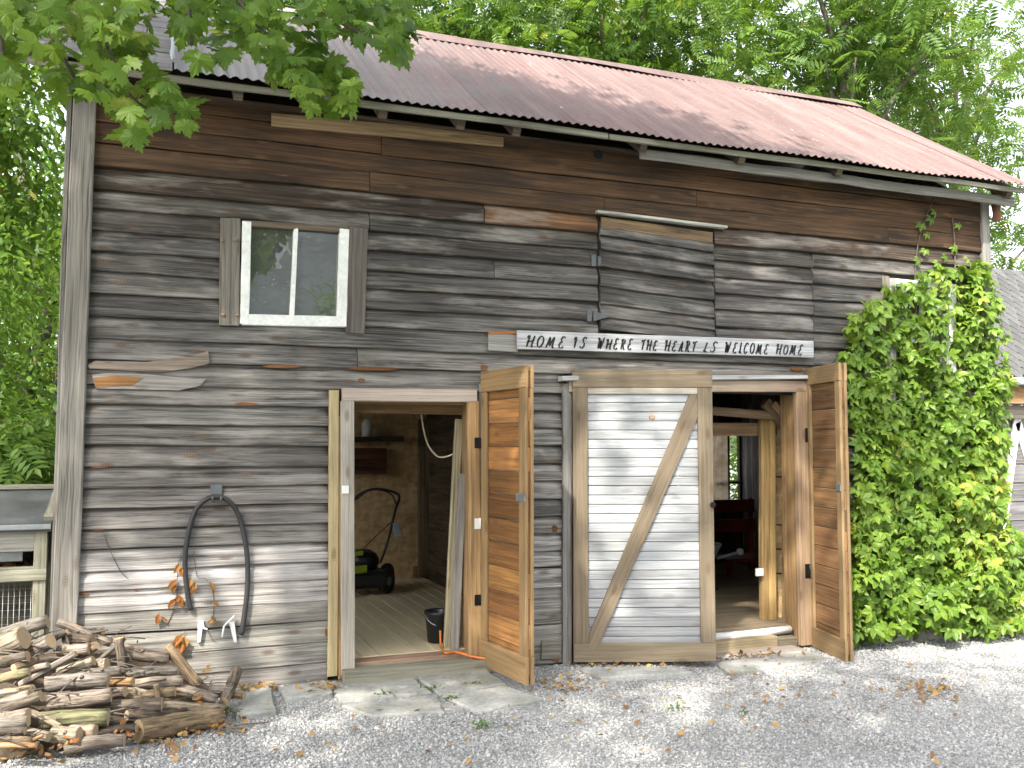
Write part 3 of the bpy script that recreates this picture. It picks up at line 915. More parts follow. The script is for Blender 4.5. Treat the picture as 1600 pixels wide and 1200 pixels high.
# upper window with side boards
pane_c = [(388, 357), (532, 364), (528, 500), (385, 495)]
wnd = MB()
for (u1, v1, u2, v2, w) in ((386, 346, 382, 500, 13), (536, 358, 531, 508, 14), (462, 358, 455, 500, 7)):
    pass
win = ppx('window', barn, 377, 500, 540, 504, 17, -.012, .04, M['wpaint'], seg=8, jit=.002)
ppx('sash_stile', win, 385, 348, 381, 507, 14, -.015, .04, M['wpaint'], seg=8, jit=.002)
ppx('sash_stile', win, 537, 360, 532, 511, 15, -.015, .042, M['wpaint'], seg=8, jit=.002)
ppx('muntin', win, 462, 356, 455, 497, 7, -.01, .03, M['wpaint'], seg=8, jit=.002)
ppx('head_trim', win, 378, 350, 545, 361, 10, -.012, .028, M['grey'], (.14, .11, .08), seg=6, jit=.003)
for q in ([(385, 350), (460, 353), (456, 498), (383, 497)], [(459, 353), (537, 358), (533, 502), (456, 499)]):
    m = MB(); m.v = [at(u, v, -.008) for u, v in q] + [at(u, v, -.005) for u, v in q]
    m.face((3, 2, 1, 0)); m.face((4, 5, 6, 7))
    for i in range(4): m.face((i, (i + 1) % 4, 4 + (i + 1) % 4, 4 + i))
    m.build('pane', M['glass'], win)
ppx('shutter_board', barn, 353, 342, 351, 509, 18, -.03, .026, M['grey'], (.17, .155, .13), seg=8, jit=.003)
ppx('shutter_board', barn, 368, 342, 366, 509, 15, -.03, .022, M['grey'], (.20, .18, .155), seg=8, jit=.003)
ppx('shutter_board', barn, 559, 357, 554, 521, 30, -.03, .026, M['grey'], (.125, .11, .095), seg=8, jit=.003)
for u, v in ((347, 375), (369, 375), (349, 492), (371, 492)):
    MB().lathe(at(u, v, -.056), [(.012, 0), (.014, .006), (.004, .01)], 8, Vector((0, -1, 0))).build('bolt_head', M['grey'], barn, (.25, .18, .11))
# dark screen added behind the glass, standing in for the dim loft
lo = MB(); lo.box(.2, 1.5, .9, .93, 2.37, 3.4, 0); lo.build('loft_dark_screen', M['dark'], barn)
tag(MB().lathe(at(500, 497, .06), [(.001, 0), (.03, .001), (.036, .07), (.04, .072), (.038, .08)], 14).build('tin_can', M['bplastic']), 'small dark pot standing behind the upper window pane', 'pot')

# hatch
hat = MB(); hat.box(HT[0] + .015, HT[1] - .01, -.004, .02, HT[2], HT[3] + .0, 0)
hatch = hat.build('hatch', M['dark'], barn)
hz = [at(1020, v).z for v in (362, 383, 405, 432, 460, 488, 508, 528)]
for i in range(len(hz) - 1):
    siding(HT[0] + .02, HT[1] - .012, hz[i + 1] + .035, hz[i] + .035 + (.003), False, hatch, -.008, vary((.075, .070, .065), .25), -.055)
a, b_ = at(928, 333, -.02), at(1130, 357, -.02)
pk('drip_cap', hatch, a + Vector((0, -.03, .0)), b_ + Vector((0, -.03, 0)), (0, 0, .022), (0, .06, 0), M['grey'], (.40, .40, .35), seg=8, jit=.003)
ppx('head_board', hatch, 938, 348, 1112, 372, 17, -.03, .016, M['brown'], (.17, .115, .065), seg=6, jit=.003)
for v in (407, 493):
    m = MB(); u0 = 934 - (v - 407) * .08
    f = [at(u0 - 10, v - 9, -.038), at(u0 - 3, v - 9, -.038), at(u0 - 3, v + 9, -.038), at(u0 - 10, v + 9, -.038), at(u0, v - 7, -.042), at(u0 + 28, v + 1, -.042), at(u0, v + 9, -.042)]
    m.v = f + [p + Vector((0, -.005, 0)) for p in f]
    m.face((10, 9, 8, 7)); m.face((13, 12, 11))
    for q in ((0, 1, 2, 3), (4, 5, 6)):
        for i in range(len(q)):
            i0, i1 = q[i], q[(i + 1) % len(q)]
            m.face((i0, i1, i1 + 7, i0 + 7))
    m.build('strap_hinge', M['hinge_grey'], hatch)

# left doorway frame
fr1 = ppx('door_frame', barn, 533, 617, 742, 619, 20, -.028, .045, M['tan'], (.50, .42, .36), seg=4, jit=.002)
ppx('jamb', fr1, 541, 627, 542, 1052, 21, -.024, .045, M['tan'], (.38, .35, .30), seg=6, jit=.002)
ppx('trim_board', fr1, 521, 610, 519, 1055, 15, -.03, .028, M['tan'], (.42, .34, .19), seg=6, jit=.003)
ppx('trim_strip', fr1, 530, 650, 530, 1060, 5, -.03, .02, M['gold'], (.40, .24, .10))
ppx('jamb', fr1, 737, 627, 741, 1038, 17, -.015, .05, M['gold'], (.42, .27, .13), seg=6, jit=.002)
pk('jamb_reveal', fr1, (D1[1] - .008, .09, 1.97), (D1[1] + .005, .09, .14), (0, .19, 0), (-.03, 0, 0), M['gold'], (.34, .22, .11), seg=6, jit=.003)
pk('jamb_reveal', fr1, (D1[0] - .01, .09, 1.97), (D1[0] - .01, .09, .14), (0, .19, 0), (.03, 0, 0), M['gold'], (.34, .22, .11), seg=6, jit=.003)
pk('header', fr1, (D1[0], .10, D1[3] - .015), (D1[1], .10, D1[3] - .02), (0, .16, 0), (0, 0, .04), M['gold'], (.30, .2, .11))
pk('header', fr1, (D1[0], .20, D1[3] - .06), (D1[1], .20, D1[3] - .065), (0, .03, 0), (0, 0, .07), M['gold'], (.28, .18, .09))
ppx('edge_strip', fr1, 750, 600, 752, 1030, 6, -.02, .03, M['grey'], (.26, .25, .235), seg=5, jit=.002)
a, b_ = atg(533, 1058, .07), atg(760, 1038, .07)
ya = -.075
pk('door_sill', fr1, (at(535, 1050, ya).x, ya, .155), (at(765, 1040, ya).x, ya, .15), (0, 0, .085), (0, .15, 0), M['grey'], (.24, .23, .18), seg=5, jit=.004)
pk('door_sill', fr1, (D1[0] - .02, .06, .19), (D1[1], .06, .19), (0, 0, .05), (0, .13, 0), M['tan'], (.30, .20, .14), seg=5, jit=.003)
MB().box(*(at(539, 762, -.06).x + q for q in (-.022, .022)), -.083, -.066, wz(770, 540), wz(758, 540)).build('strike_plate', M['wplastic'], fr1)

def leaf_door(hb, ob, z0, z1, boards, inner_face, names, col_board, col_frame, brace=None, th=.02, bw=None, whitecol=None, stile=.1, rail_t=.12, rail_b=.13, thinrail=False):
    """door leaf from hinge hb to outer ob (xy), frame on both faces, boards between"""
    h, o = Vector((hb[0], hb[1], 0)), Vector((ob[0], ob[1], 0))
    d = (o - h).normalized(); w = (o - h).length
    nn = Vector((d.y, -d.x, 0))
    if (CAM - h).dot(nn) < 0: nn = -nn         # towards the viewer
    P_ = lambda s, t_, z: h + d * s + nn * t_ + Vector((0, 0, z))
    root = None
    def pl(name, a, b_, W, T, mat, col, parent, **kw):
        if (b_ - a).cross(W).dot(T) < 0: W = -W
        return pk(name, parent, a, b_, W, T, mat, col, **kw)
    for side, tt in ((1, th), (-1, -th)):
        T = nn * .022
        k = pl('door' if root is None else 'rail', P_(0, tt, z0 + rail_b / 2), P_(w, tt, z0 + rail_b / 2), Vector((0, 0, rail_b)), T, M['tan'], vary(col_frame), barn if root is None else root, seg=3, jit=.0015)
        if root is None: root = k
        pl('rail', P_(0, tt, z1 - rail_t / 2), P_(w, tt, z1 - rail_t / 2), Vector((0, 0, rail_t)), T, M['tan'], vary(col_frame), root, seg=3, jit=.0015)
        for s in (stile / 2, w - stile / 2):
            pl('stile', P_(s, tt, z0 + rail_b + .002), P_(s, tt, z1 - rail_t - .002), d * stile, T, M['tan'], vary(col_frame), root, seg=5, jit=.0015)
    zb = z0 + rail_b * .3; zt = z1 - rail_t * .3
    nb_ = boards
    for i in range(nb_):
        za = zb + (zt - zb) * i / nb_; zc = zb + (zt - zb) * (i + 1) / nb_
        c_ = whitecol(i / nb_) if whitecol else vary(col_board, .4)
        pl('plank', P_(.012, R_.uniform(-.002, .002), (za + zc) / 2), P_(w - .012, R_.uniform(-.002, .002), (za + zc) / 2), Vector((0, 0, zc - za - .003)), nn * .016, M['whitewash'] if whitecol else M['gold'], c_, root, seg=2, jit=.001, bev=.005)
    return root, P_, d, nn, w

# leaf of the left doorway, standing wide open
l1h, l1o = (2.085, -.05), (2.165, -.665)
d1, P1_, dd1, nn1, w1 = leaf_door(l1h, l1o, .145, 2.10, 12, True, None, (.33, .16, .055), (.31, .205, .10), stile=.085, rail_t=.14, rail_b=.17)
for v, mt in ((692, 'black'), (818, 'wplastic'), (937, 'black')):
    p = at(745, v, -.055)
    m = MB(); m.box(p.x - .02, p.x + .018, -.072, -.062, p.z - .035, p.z + .035, .002); m.lathe(Vector((p.x + .02, -.068, p.z - .036)), [(.006, 0), (.006, .072)], 8)
    m.build('hinge', M[mt], d1)
p = P1_(w1 - .05, .036, 1.28)
MB().plank(p - dd1 * .06, p + dd1 * .055, Vector((0, 0, .05)), nn1 * .006, .002).build('hasp', M['galv'], d1)

# middle leaf with diagonal brace, ajar
l2h, l2o = (2.735, -.06), (3.662, -.392)
def wc(f):
    g = R_.uniform(.85, 1.1)
    base = .44 if .28 < f < .95 else .40
    if f < .12: base = .32
    return (base * g * .97, base * g, base * g * 1.03)
d2, P2_, dd2, nn2, w2 = leaf_door(l2h, l2o, .112, 2.134, 30, False, None, (.5, .5, .5), (.22, .175, .12), whitecol=wc, stile=.105, rail_t=.125, rail_b=.13)
bp = [(.107, .30), (w2 - .16, 1.96), (w2 - .107, 1.96), (w2 - .107, 1.80), (.16, .20), (.107, .20)]
m = MB(); m.v = [P2_(q[0], .033, q[1]) for q in bp] + [P2_(q[0], .010, q[1]) for q in bp]
dvec = Vector((w2 - .26, 1.58)).normalized()
uvs = [((q[0] * dvec.x + q[1] * dvec.y), (-q[0] * dvec.y + q[1] * dvec.x)) for q in bp]
m.face(range(6), uvs)
for i in range(6):
    j = (i + 1) % 6
    m.face((i, 6 + i, 6 + j, j), [uvs[i], (uvs[i][0], uvs[i][1] + .02), (uvs[j][0], uvs[j][1] + .02), uvs[j]])
m.build('diagonal_brace', M['tan'], d2, (.21, .165, .115))
MB().plank(P2_(.107, .017, 1.985), P2_(w2 - .107, .017, 1.985), Vector((0, 0, .045)), nn2 * .016, .003).build('rail', M['tan'], d2, (.42, .38, .32))
MB().lathe(P2_(w2 - .012, .03, 1.19), [(.016, 0), (.019, .01), (.021, .022), (.014, .03)], 12, nn2).build('knob', M['black'], d2)
MB().lathe(P2_(.5 + .06, .008, 1.80), [(.022, 0), (.02, .004), (.012, .005)], 12, nn2).build('knot', M['cut'], d2)

# right leaf
l3h, l3o = (4.775, -.05), (4.64, -.60)
d3, P3_, dd3, nn3, w3 = leaf_door(l3h, l3o, .065, 2.20, 14, True, None, (.27, .15, .07), (.30, .205, .105), stile=.075, rail_t=.13, rail_b=.15)
for v in (680, 892):
    p = at(1260, v, -.06)
    m = MB(); m.box(p.x - .025, p.x + .018, -.078, -.066, p.z - .055, p.z + .055, .002); m.lathe(Vector((p.x + .022, -.075, p.z - .056)), [(.008, 0), (.008, .112)], 8)
    m.build('hinge', M['black'], d3)
p = P3_(w3 - .035, .036, 1.30)
MB().plank(p - dd3 * .03, p + dd3 * .03, Vector((0, 0, .05)), nn3 * .006, .002).build('hasp', M['galv'], d3)

# right doorway frame
fr2 = ppx('door_frame', barn, 885, 603, 1256, 604, 19, -.03, .045, M['tan'], (.36, .28, .21), seg=4, jit=.002)
ppx('cap_strip', fr2, 872, 592, 1260, 590, 7, -.03, .075, M['grey'], (.42, .42, .42), seg=6, jit=.002)
ppx('jamb', fr2, 884, 600, 884, 1038, 14, -.03, .03, M['grey'], (.24, .23, .215), seg=6, jit=.003)
ppx('jamb', fr2, 1250, 613, 1258, 1006, 22, -.03, .045, M['tan'], (.36, .25, .16), seg=6, jit=.002)
pk('jamb_reveal', fr2, (D2[1] - .03, .075, 2.06), (D2[1] - .02, .075, .02), (0, .17, 0), (-.05, 0, 0), M['gold'], (.34, .21, .10), seg=6, jit=.003)
ppx('edge_strip', fr2, 1262, 606, 1270, 1005, 6, -.005, .03, M['grey'], (.33, .32, .31), seg=5, jit=.002)
ys_ = .37
for u1, u2, w, c, y_ in ((1190, 1192, 12, (.42, .28, .12), .36), (1202, 1204, 9, (.48, .32, .13), .34), (1229, 1229, 15, (.36, .24, .12), .33)):
    ppx('stud', fr2, u1, 655, u2, 967, w, y_, .045, M['gold'], c, seg=4, jit=.004)
ppx('filler_panel', fr2, 1217, 650, 1219, 968, 22, .40, .02, M['osb'])
for v in (745, 820, 858, 896):
    ppx('batten_mark', fr2, 1210, v, 1224, v, 2, .378, .004, M['black'])
ppx('beam', fr2, 1085, 671, 1205, 671, 20, .46, .08, M['gold'], (.30, .20, .12), seg=4, jit=.004)
ppx('beam', fr2, 1085, 640, 1225, 652, 13, .30, .06, M['gold'], (.24, .17, .11), seg=4, jit=.004)
pk('knee_brace', fr2, at(1195, 628, .25), at(1228, 668, .25), (.06, 0, .06), (0, .05, 0), M['gold'], (.22, .15, .09), seg=2, jit=.003)
pk('knee_brace', fr2, at(1208, 630, .19), at(1234, 662, .19), (.035, 0, .035), (0, .03, 0), M['gold'], (.32, .22, .12), seg=2, jit=.003)
MB().tube([at(1112, 996, .06), at(1180, 990, .06), at(1234, 983, .06)], .03, 10).build('threshold_pipe', M['wplastic'], fr2)
pk('step_timber', fr2, (at(1100, 1014, -.0).x, -.005, .105), (at(1208, 1008, -.0).x, -.005, .115), (0, 0, .09), (0, .1, 0), M['tan'], (.36, .29, .18), seg=3, jit=.003)
pk('step_timber', fr2, (at(1200, 1005, .02).x, .02, .10), (at(1240, 998, .02).x, .02, .10), (0, 0, .07), (0, .09, 0), M['grey'], (.2, .17, .12))
pk('step_plank', fr2, (at(1090, 1030, -.13).x, -.12, .062), (at(1250, 1015, -.13).x, -.10, .062), (0, .16, 0), (0, 0, .035), M['grey'], (.34, .30, .27), seg=4, jit=.003)
ppx('base_board', barn, 845, 1015, 875, 1014, 30, -.03, .015, M['grey'], (.24, .22, .18))

# floors
flo = MB(); flo.box(XL + .05, XR - .05, .05, YB - .05, .02, .17, 0)
floor = flo.build('floor', M['dark'], barn)
for i in range(15):
    xx = .86 + i * .125
    pk('floor_board', floor, (xx, .13, .205), (xx, YB - .06, .205), (.121, 0, 0), (0, 0, .03), M['floor'], vary((.66, .57, .39), .06), seg=1, bev=.004)
pk('floor_sheet', floor, (2.9, 1.0, .19), (6.5, 1.0, .19), (0, 1.75, 0), (0, 0, .03), M['grey'], (.30, .24, .16), bev=.002)
pk('floor_sheet', floor, (2.9, 2.72, .188), (6.5, 2.72, .188), (0, 1.66, 0), (0, 0, .03), M['grey'], (.26, .21, .15), bev=.002)

# inside the left room
for xa, xb in ((.6, 1.79), (1.80, 2.69)):
    m = MB(); m.box(xa, xb, YB - .07, YB - .055, .22, 2.3, .001); m.build('wall_panel', M['osb'], barn)
ppx('inner_stud', barn, 661, 655, 661, 900, 17, YB - .08, .06, M['gold'], (.20, .15, .09), seg=3, jit=.003)
ppx('inner_base', barn, 645, 893, 690, 893, 16, YB - .07, .05, M['gold'], (.32, .22, .11))
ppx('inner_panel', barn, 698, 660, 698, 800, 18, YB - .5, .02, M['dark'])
sh = ppx('wall_shelf', barn, 540, 687, 622, 686, 8, YB - .08, .25, M['brown'], (.06, .045, .03))
tag(MB().lathe(at(573, 684, YB - .22), [(.001, 0), (.05, .0), (.052, .15), (.035, .17), (.035, .19), (.001, .19)], 14).build('jar', M['wplastic']), 'pale jar on the dark shelf inside the left doorway', 'jar')
ppx('wall_cabinet', barn, 535, 720, 600, 720, 40, YB - .08, .12, M['brown'], (.13, .05, .028))
for k, (ub, vb, ut, vt, w, c, lab) in enumerate(((698, 1014, 716, 655, 12, (.36, .31, .20), 'greenish edged plank leaning inside the left doorway'), (709, 1018, 722, 740, 12, (.27, .25, .23), 'grey weathered plank leaning beside the left door jamb'))):
    tag(ppx('leaning_plank', None, ub, vb, ut, vt, w, .21 - .06 * k, .03, M['grey'], c, seg=5, jit=.003), lab, 'plank')
# bucket
bk = Vector((1.90, .40, .222))
bu = thing('bucket', bk, 'black plastic bucket just inside the left doorway', 'bucket')
MB().lathe(bk, [(.001, 0), (.075, 0), (.095, .19), (.102, .195), (.102, .215), (.095, .215), (.09, .20), (.08, .03), (.001, .03)], 20).build('bucket_body', M['bplastic'], bu)
MB().tube([bk + Vector((.1 * math.cos(t_), -.02 - .06 * math.sin(t_), .19 - .07 * math.sin(t_))) for t_ in np.linspace(0, math.pi, 9)], .004, 6).build('bail_handle', M['galv'], bu)
# cables
def smooth(pts, n=6):
    out = []
    P_ = [Vector(p) for p in pts]
    for i in range(len(P_) - 1):
        p0, p1, p2, p3 = P_[max(i - 1, 0)], P_[i], P_[i + 1], P_[min(i + 2, len(P_) - 1)]
        for k in range(n):
            t_ = k / n
            out.append(.5 * ((2 * p1) + (p2 - p0) * t_ + (2 * p0 - 5 * p1 + 4 * p2 - p3) * t_ * t_ + (3 * p1 - p0 - 3 * p2 + p3) * t_ ** 3))
    out.append(P_[-1]); return out
tag(MB().tube(smooth([at(657, 630, .5), at(660, 660, .48), at(668, 693, .45), at(682, 712, .4), at(695, 714, .34), at(709, 709, .28)]), .0065, 6).build('hanging_cable', M['cream']), 'cream cable looping down inside the left doorway', 'cable')
sx0 = at(690, 1003, .12)
tag(MB().tube(smooth([at(688, 985, .25), atz(689, 1008, .24), atz(696, 1020, .235), Vector((at(712, 1025, -.02).x, -.01, .232)), Vector((at(735, 1030, -.07).x, -.08, .212)), Vector((at(757, 1038, -.12).x, -.14, .20))]), .008, 8).build('extension_cord', M['orange']), 'orange extension cord trailing over the left door sill', 'cord')
# lawn mower
mw = thing('lawn_mower', (1.9, 2.8, .22), 'black and lime lawn mower parked inside the left doorway', 'lawn mower')
my = 2.75
def mp(u, v, dy=0): return at(u, v, my + dy)
c0 = mp(575, 905)
m = MB(); m.plank(mp(540, 903), mp(594, 901), Vector((0, 0, .16)), Vector((0, .45, 0)), .04); m.build('deck', M['bplastic'], mw)
m = MB(); m.lathe(mp(567, 884), [(.13, -.02), (.15, .02), (.15, .07), (.12, .12), (.06, .15), (.001, .155)], 18); m.build('engine_cover', M['bplastic'], mw)
MB().plank(mp(553, 866, -.14), mp(567, 864, -.14), Vector((0, 0, .045)), Vector((0, .03, 0)), .008).build('engine_badge', M['gplastic'], mw)
MB().plank(mp(553, 891, -.235), mp(573, 889, -.235), Vector((0, 0, .07)), Vector((0, .02, 0)), .008).build('deck_trim', M['gplastic'], mw)
for u, v, dy in ((604, 903, -.12), (604, 899, .25), (545, 905, -.2)):
    p = mp(u, v, dy); p.z = .22 + .115
    ax = Vector((.35, -.94, 0)) if u > 600 else Vector((.35, -.94, 0))
    ax = Vector((.72, -.69, 0)).normalized()
    w_ = MB().lathe(p - ax * .03, [(.085, 0), (.112, .006), (.118, .02), (.118, .045), (.112, .056), (.085, .06)], 24, ax).build('wheel', M['rubber'], mw)
    MB().lathe(p + ax * .018, [(.083, 0), (.07, .008), (.03, .014), (.001, .016)], 18, ax).build('rim', M['wheelgrey'], w_)
ha = smooth([mp(594, 880, 0), mp(606, 845), mp(617, 800, .05), mp(624, 776, .1), mp(612, 768, .12), mp(590, 764, .15), mp(570, 768, .2), mp(556, 778, .25), mp(550, 800, .25), mp(540, 880, .1)], 4)
MB().tube(ha, .013, 8).build('handle', M['bplastic'], mw)
MB().tube(smooth([mp(558, 780, .2), mp(575, 767, .12), mp(595, 766, .08), mp(612, 773, .05), mp(620, 790, .02)], 4), .007, 6).build('bail_bar', M['black'], mw)
MB().tube([mp(612, 815, .03), mp(585, 840, 0), mp(567, 858, -.02)], .004, 5).build('starter_rope', M['black'], mw)
m = MB(); m.plank(mp(618, 818, -.03), mp(622, 838, -.03), Vector((.06, 0, 0)), Vector((0, .015, 0)), .005, 3, .004); m.build('hang_tag', M['bluewhite'], mw)

# inside the right room
cur_y = YB - .09
wf = ppx('rear_window', barn, 1113, 755, 1163, 753, 4, YB - .03, .03, M['brown'], (.12, .08, .05))
ppx('rear_muntin', wf, 1136, 665, 1137, 782, 4, YB - .03, .03, M['brown'], (.10, .07, .05))
m = MB()
cx0, cx1 = BW2[0] + .0, 6.42
nseg = 16
for i in range(nseg + 1):
    xx = cx0 + (cx1 - cx0) * i / nseg
    for zz in (BW2[3] + .04, (BW2[2] + BW2[3]) / 2, BW2[2] - .03):
        m.v.append(Vector((xx, cur_y + .012 * math.sin(i * 1.5), zz)))
for i in range(nseg):
    for q in range(2):
        A = i * 3 + q; m.face((A, A + 3, A + 4, A + 1))
def curtain():
    mm, nt, out = newmat('thin_curtain_cloth')
    tc = nt.nodes.new('ShaderNodeTexCoord')
    nz = noise(nt, tc.outputs['Object'], 9, 4)
    c = mixc(nt, mapr(nt, nz, .35, .65, 0, 1), (.42, .30, .20), (.62, .52, .40))
    d = nt.nodes.new('ShaderNodeBsdfDiffuse'); lk(nt, c, d.inputs[0])
    t_ = nt.nodes.new('ShaderNodeBsdfTranslucent'); lk(nt, c, t_.inputs[0])
    x_ = nt.nodes.new('ShaderNodeMixShader'); x_.inputs[0].default_value = .6
    lk(nt, d.outputs[0], x_.inputs[1]); lk(nt, t_.outputs[0], x_.inputs[2]); lk(nt, x_.outputs[0], out.inputs[0]); return mm
M['curtain'] = curtain()
tag(m.build('curtain', M['curtain']), 'thin tan curtain over the rear window in the right room', 'curtain')
yy = 2.9
pA, pB = at(1100, 800, yy), at(1178, 800, yy)
cb = thing('red_chair', ((pA.x + pB.x) / 2, yy, .2), 'dark red wooden chair inside the right doorway', 'chair')
zt_ = at(1140, 782, yy).z; zs_ = at(1140, 868, yy).z
for zz in (zt_ - .06, zt_ - .28):
    MB().plank((pA.x, yy, zz), (pB.x, yy, zz), Vector((0, 0, .14)), Vector((0, .03, 0)), .006).build('back_slat', M['red'], cb)
MB().plank((pA.x, yy - .22, zs_), (pB.x, yy - .22, zs_), Vector((0, .44, 0)), Vector((0, 0, .04)), .006).build('seat', M['red'], cb)
for xx in (pA.x + .03, pB.x - .03):
    MB().plank((xx, yy + .03, .2), (xx, yy + .03, zt_ + .02), Vector((.05, 0, 0)), Vector((0, .04, 0)), .004).build('leg', M['red'], cb)
    MB().plank((xx, yy - .42, .2), (xx, yy - .42, zs_ - .02), Vector((.05, 0, 0)), Vector((0, .04, 0)), .004).build('leg', M['red'], cb)
tp = at(1112, 868, 1.9); tp.z = max(tp.z, .55)
tb = thing('white_basin', (tp.x, tp.y, .2), 'white basin with handle half hidden by the braced door', 'basin')
MB().lathe((tp.x - .12, tp.y, tp.z - .12), [(.001, 0), (.10, 0), (.17, .15), (.2, .2), (.2, .215), (.18, .21), (.15, .12), (.001, .02)], 20).build('bowl', M['bluewhite'], tb)
MB().tube([(tp.x + .03, tp.y - .05, tp.z - .05), (tp.x + .28, tp.y - .06, tp.z - .0)], .015, 8).build('handle', M['bluewhite'], tb)
MB().lathe((tp.x + .29, tp.y - .06, tp.z - .03), [(.001, 0), (.03, .01), (.036, .035), (.03, .06), (.001, .07)], 12).build('handle_knob', M['wplastic'], tb)
MB().lathe((tp.x - .12, tp.y, .205), [(.16, 0), (.16, .015), (.03, .03), (.025, tp.z - .33), (.12, tp.z - .325)], 14).build('stand', M['red'], tb)
tag(MB().box(at(1183, 880, .3).x - .015, at(1190, 880, .3).x + .01, .29, .305, at(1187, 900, .3).z, at(1187, 888, .3).z).build('outlet_cover', M['wplastic']), 'small white outlet cover on the stud inside the right doorway', 'outlet')

# vine-covered window on the right
vw = ppx('window', barn, 1388, 632, 1490, 628, 12, -.02, .03, M['wpaint'])
ppx('sash_stile', vw, 1391, 436, 1391, 628, 10, -.02, .035, M['grey'], (.3, .29, .27))
ppx('sash_stile', vw, 1484, 445, 1484, 628, 11, -.02, .035, M['wpaint'])
ppx('sash_rail', vw, 1390, 440, 1488, 450, 9, -.02, .033, M['wpaint'])
ppx('muntin', vw, 1438, 446, 1438, 626, 6, -.015, .028, M['wpaint'])
m = MB(); q = [(1392, 440), (1486, 448), (1486, 628), (1392, 632)]
m.v = [at(u, v, -.01) for u, v in q] + [at(u, v, -.007) for u, v in q]
m.face((3, 2, 1, 0)); m.face((4, 5, 6, 7)); m.build('pane', M['glass'], vw)
ppx('shutter_board', barn, 1382, 432, 1380, 640, 10, -.03, .022, M['grey'], (.24, .21, .18))
ppx('shutter_board', barn, 1505, 445, 1505, 640, 16, -.03, .022, M['grey'], (.17, .13, .10))
# foundation stones
for u, w in ((1352, 30), (1395, 36), (1440, 40), (1482, 34), (1522, 38)):
    p = at(u, 985, -.02); p.z = gz(p.x, 0)
    m = MB(); m.box(p.x - w * .0035, p.x + w * .0035, -.10, -.031, p.z - .05, p.z + .11 + R_.uniform(-.02, .02), .02)
    m.build('foundation_stone', M['concrete'], barn)

# ------------------------------------------------------------------ things on the wall
# sign
sg = thing('wooden_sign', at(1040, 538, -.075), 'long pale wooden sign with black script lettering above the doors', 'sign')
sa, sb = at(808, 531, -.075), at(1270, 546, -.075)
sh_ = at(1040, 524, -.075).z - at(1040, 551.5, -.075).z
pk('sign_board', sg, sa, sb, Vector((0, 0, sh_)), (0, .022, 0), M['grey'], (.44, .44, .45), seg=8, jit=.002)
def arc(cx, cy, rx, ry, a0, a1, n=10):
    return [(cx + rx * math.cos(math.radians(a0 + (a1 - a0) * i / n)), cy + ry * math.sin(math.radians(a0 + (a1 - a0) * i / n))) for i in range(n + 1)]
GL = {
 'H': [[(-.12, .76), (-.04, .95), (.10, .98), (.12, .8), (.08, .4), (.04, .0)], [(.80, 1.0), (.70, .6), (.66, .1), (.72, .0), (.84, .08)], [(-.1, .44), (.3, .5), (.9, .56)]],
 'O': [arc(.42, .48, .38, .46, 115, 480, 18)],
 'M': [[(-.02, .04), (.06, .02), (.14, .4), (.22, .95), (.30, .6), (.40, .12), (.55, .6), (.72, .98), (.74, .5), (.76, .08), (.84, .0), (.94, .08)]],
 'E': [[(.72, .86), (.6, .98), (.35, .96), (.22, .78), (.3, .6), (.5, .54)], [(.5, .54), (.2, .46), (.08, .24), (.2, .04), (.5, .0), (.74, .14)]],
 'I': [[(.1, .72), (.12, .92), (.32, 1.0), (.52, .96)], [(.44, .98), (.36, .5), (.3, .02)], [(.12, .6), (.2, .54), (.36, .6)]],
 'L': [[(.52, .98), (.36, .9), (.28, .5), (.22, .1), (.05, .06), (.02, .16), (.2, .12), (.42, .0), (.62, .08)]],
 'S': [[(.68, .82), (.58, .98), (.36, .98), (.22, .8), (.32, .6), (.52, .44), (.56, .2), (.38, .02), (.14, .04), (.04, .2)]],
 'W': [[(-.02, .8), (.06, .96), (.16, .9), (.16, .3), (.2, .02), (.32, .3), (.46, .8), (.48, .3), (.54, .02), (.7, .4), (.86, 1.02)]],
 'R': [[(.0, .8), (.1, .96), (.22, .9), (.18, .4), (.14, .0)], [(.05, .86), (.3, 1.0), (.6, .94), (.62, .68), (.4, .52), (.2, .5)], [(.34, .5), (.5, .22), (.64, .02), (.8, .08)]],
 'T': [[(.0, .8), (.1, .98), (.4, .94), (.8, 1.04)], [(.42, .95), (.36, .5), (.3, .02)]],
 'A': [[(.0, .04), (.1, .0), (.3, .5), (.56, 1.0), (.58, .5), (.6, .06), (.7, .0), (.8, .08)], [(.2, .36), (.62, .42)]],
 'C': [[(.74, .8), (.64, .98), (.4, .96), (.14, .66), (.08, .3), (.24, .02), (.5, .02), (.72, .2)]],
}
def letter(ch, o, ex, ez, w, h, parent):
    m = MB()
    slant = .42
    for st in GL[ch]:
        P_ = []
        for i in range(len(st) - 1):
            for q in range(3):
                f = q / 3
                P_.append((st[i][0] + (st[i + 1][0] - st[i][0]) * f, st[i][1] + (st[i + 1][1] - st[i][1]) * f))
        P_.append(st[-1])
        W3 = [o + ex * ((x + slant * z) * w) + ez * (z * h) for x, z in P_]
        base = len(m.v); n_ = len(W3)
        for i, p in enumerate(W3):
            t_ = (W3[min(i + 1, n_ - 1)] - W3[max(i - 1, 0)]).normalized()
            nrm_ = Vector((0, 1, 0)).cross(t_)
            # broad-nib pen: thick on downstrokes, thin on hairlines
            nib = .0028 + .0042 * abs(t_.dot((ez * .9 + ex * .35).normalized()))
            if i in (0, n_ - 1): nib *= .6
            m.v += [p + nrm_ * nib, p - nrm_ * nib]
        for i in range(n_ - 1):
            A = base + 2 * i
            m.face((A, A + 1, A + 3, A + 2))
    m.build('letter', M['ink'], parent)
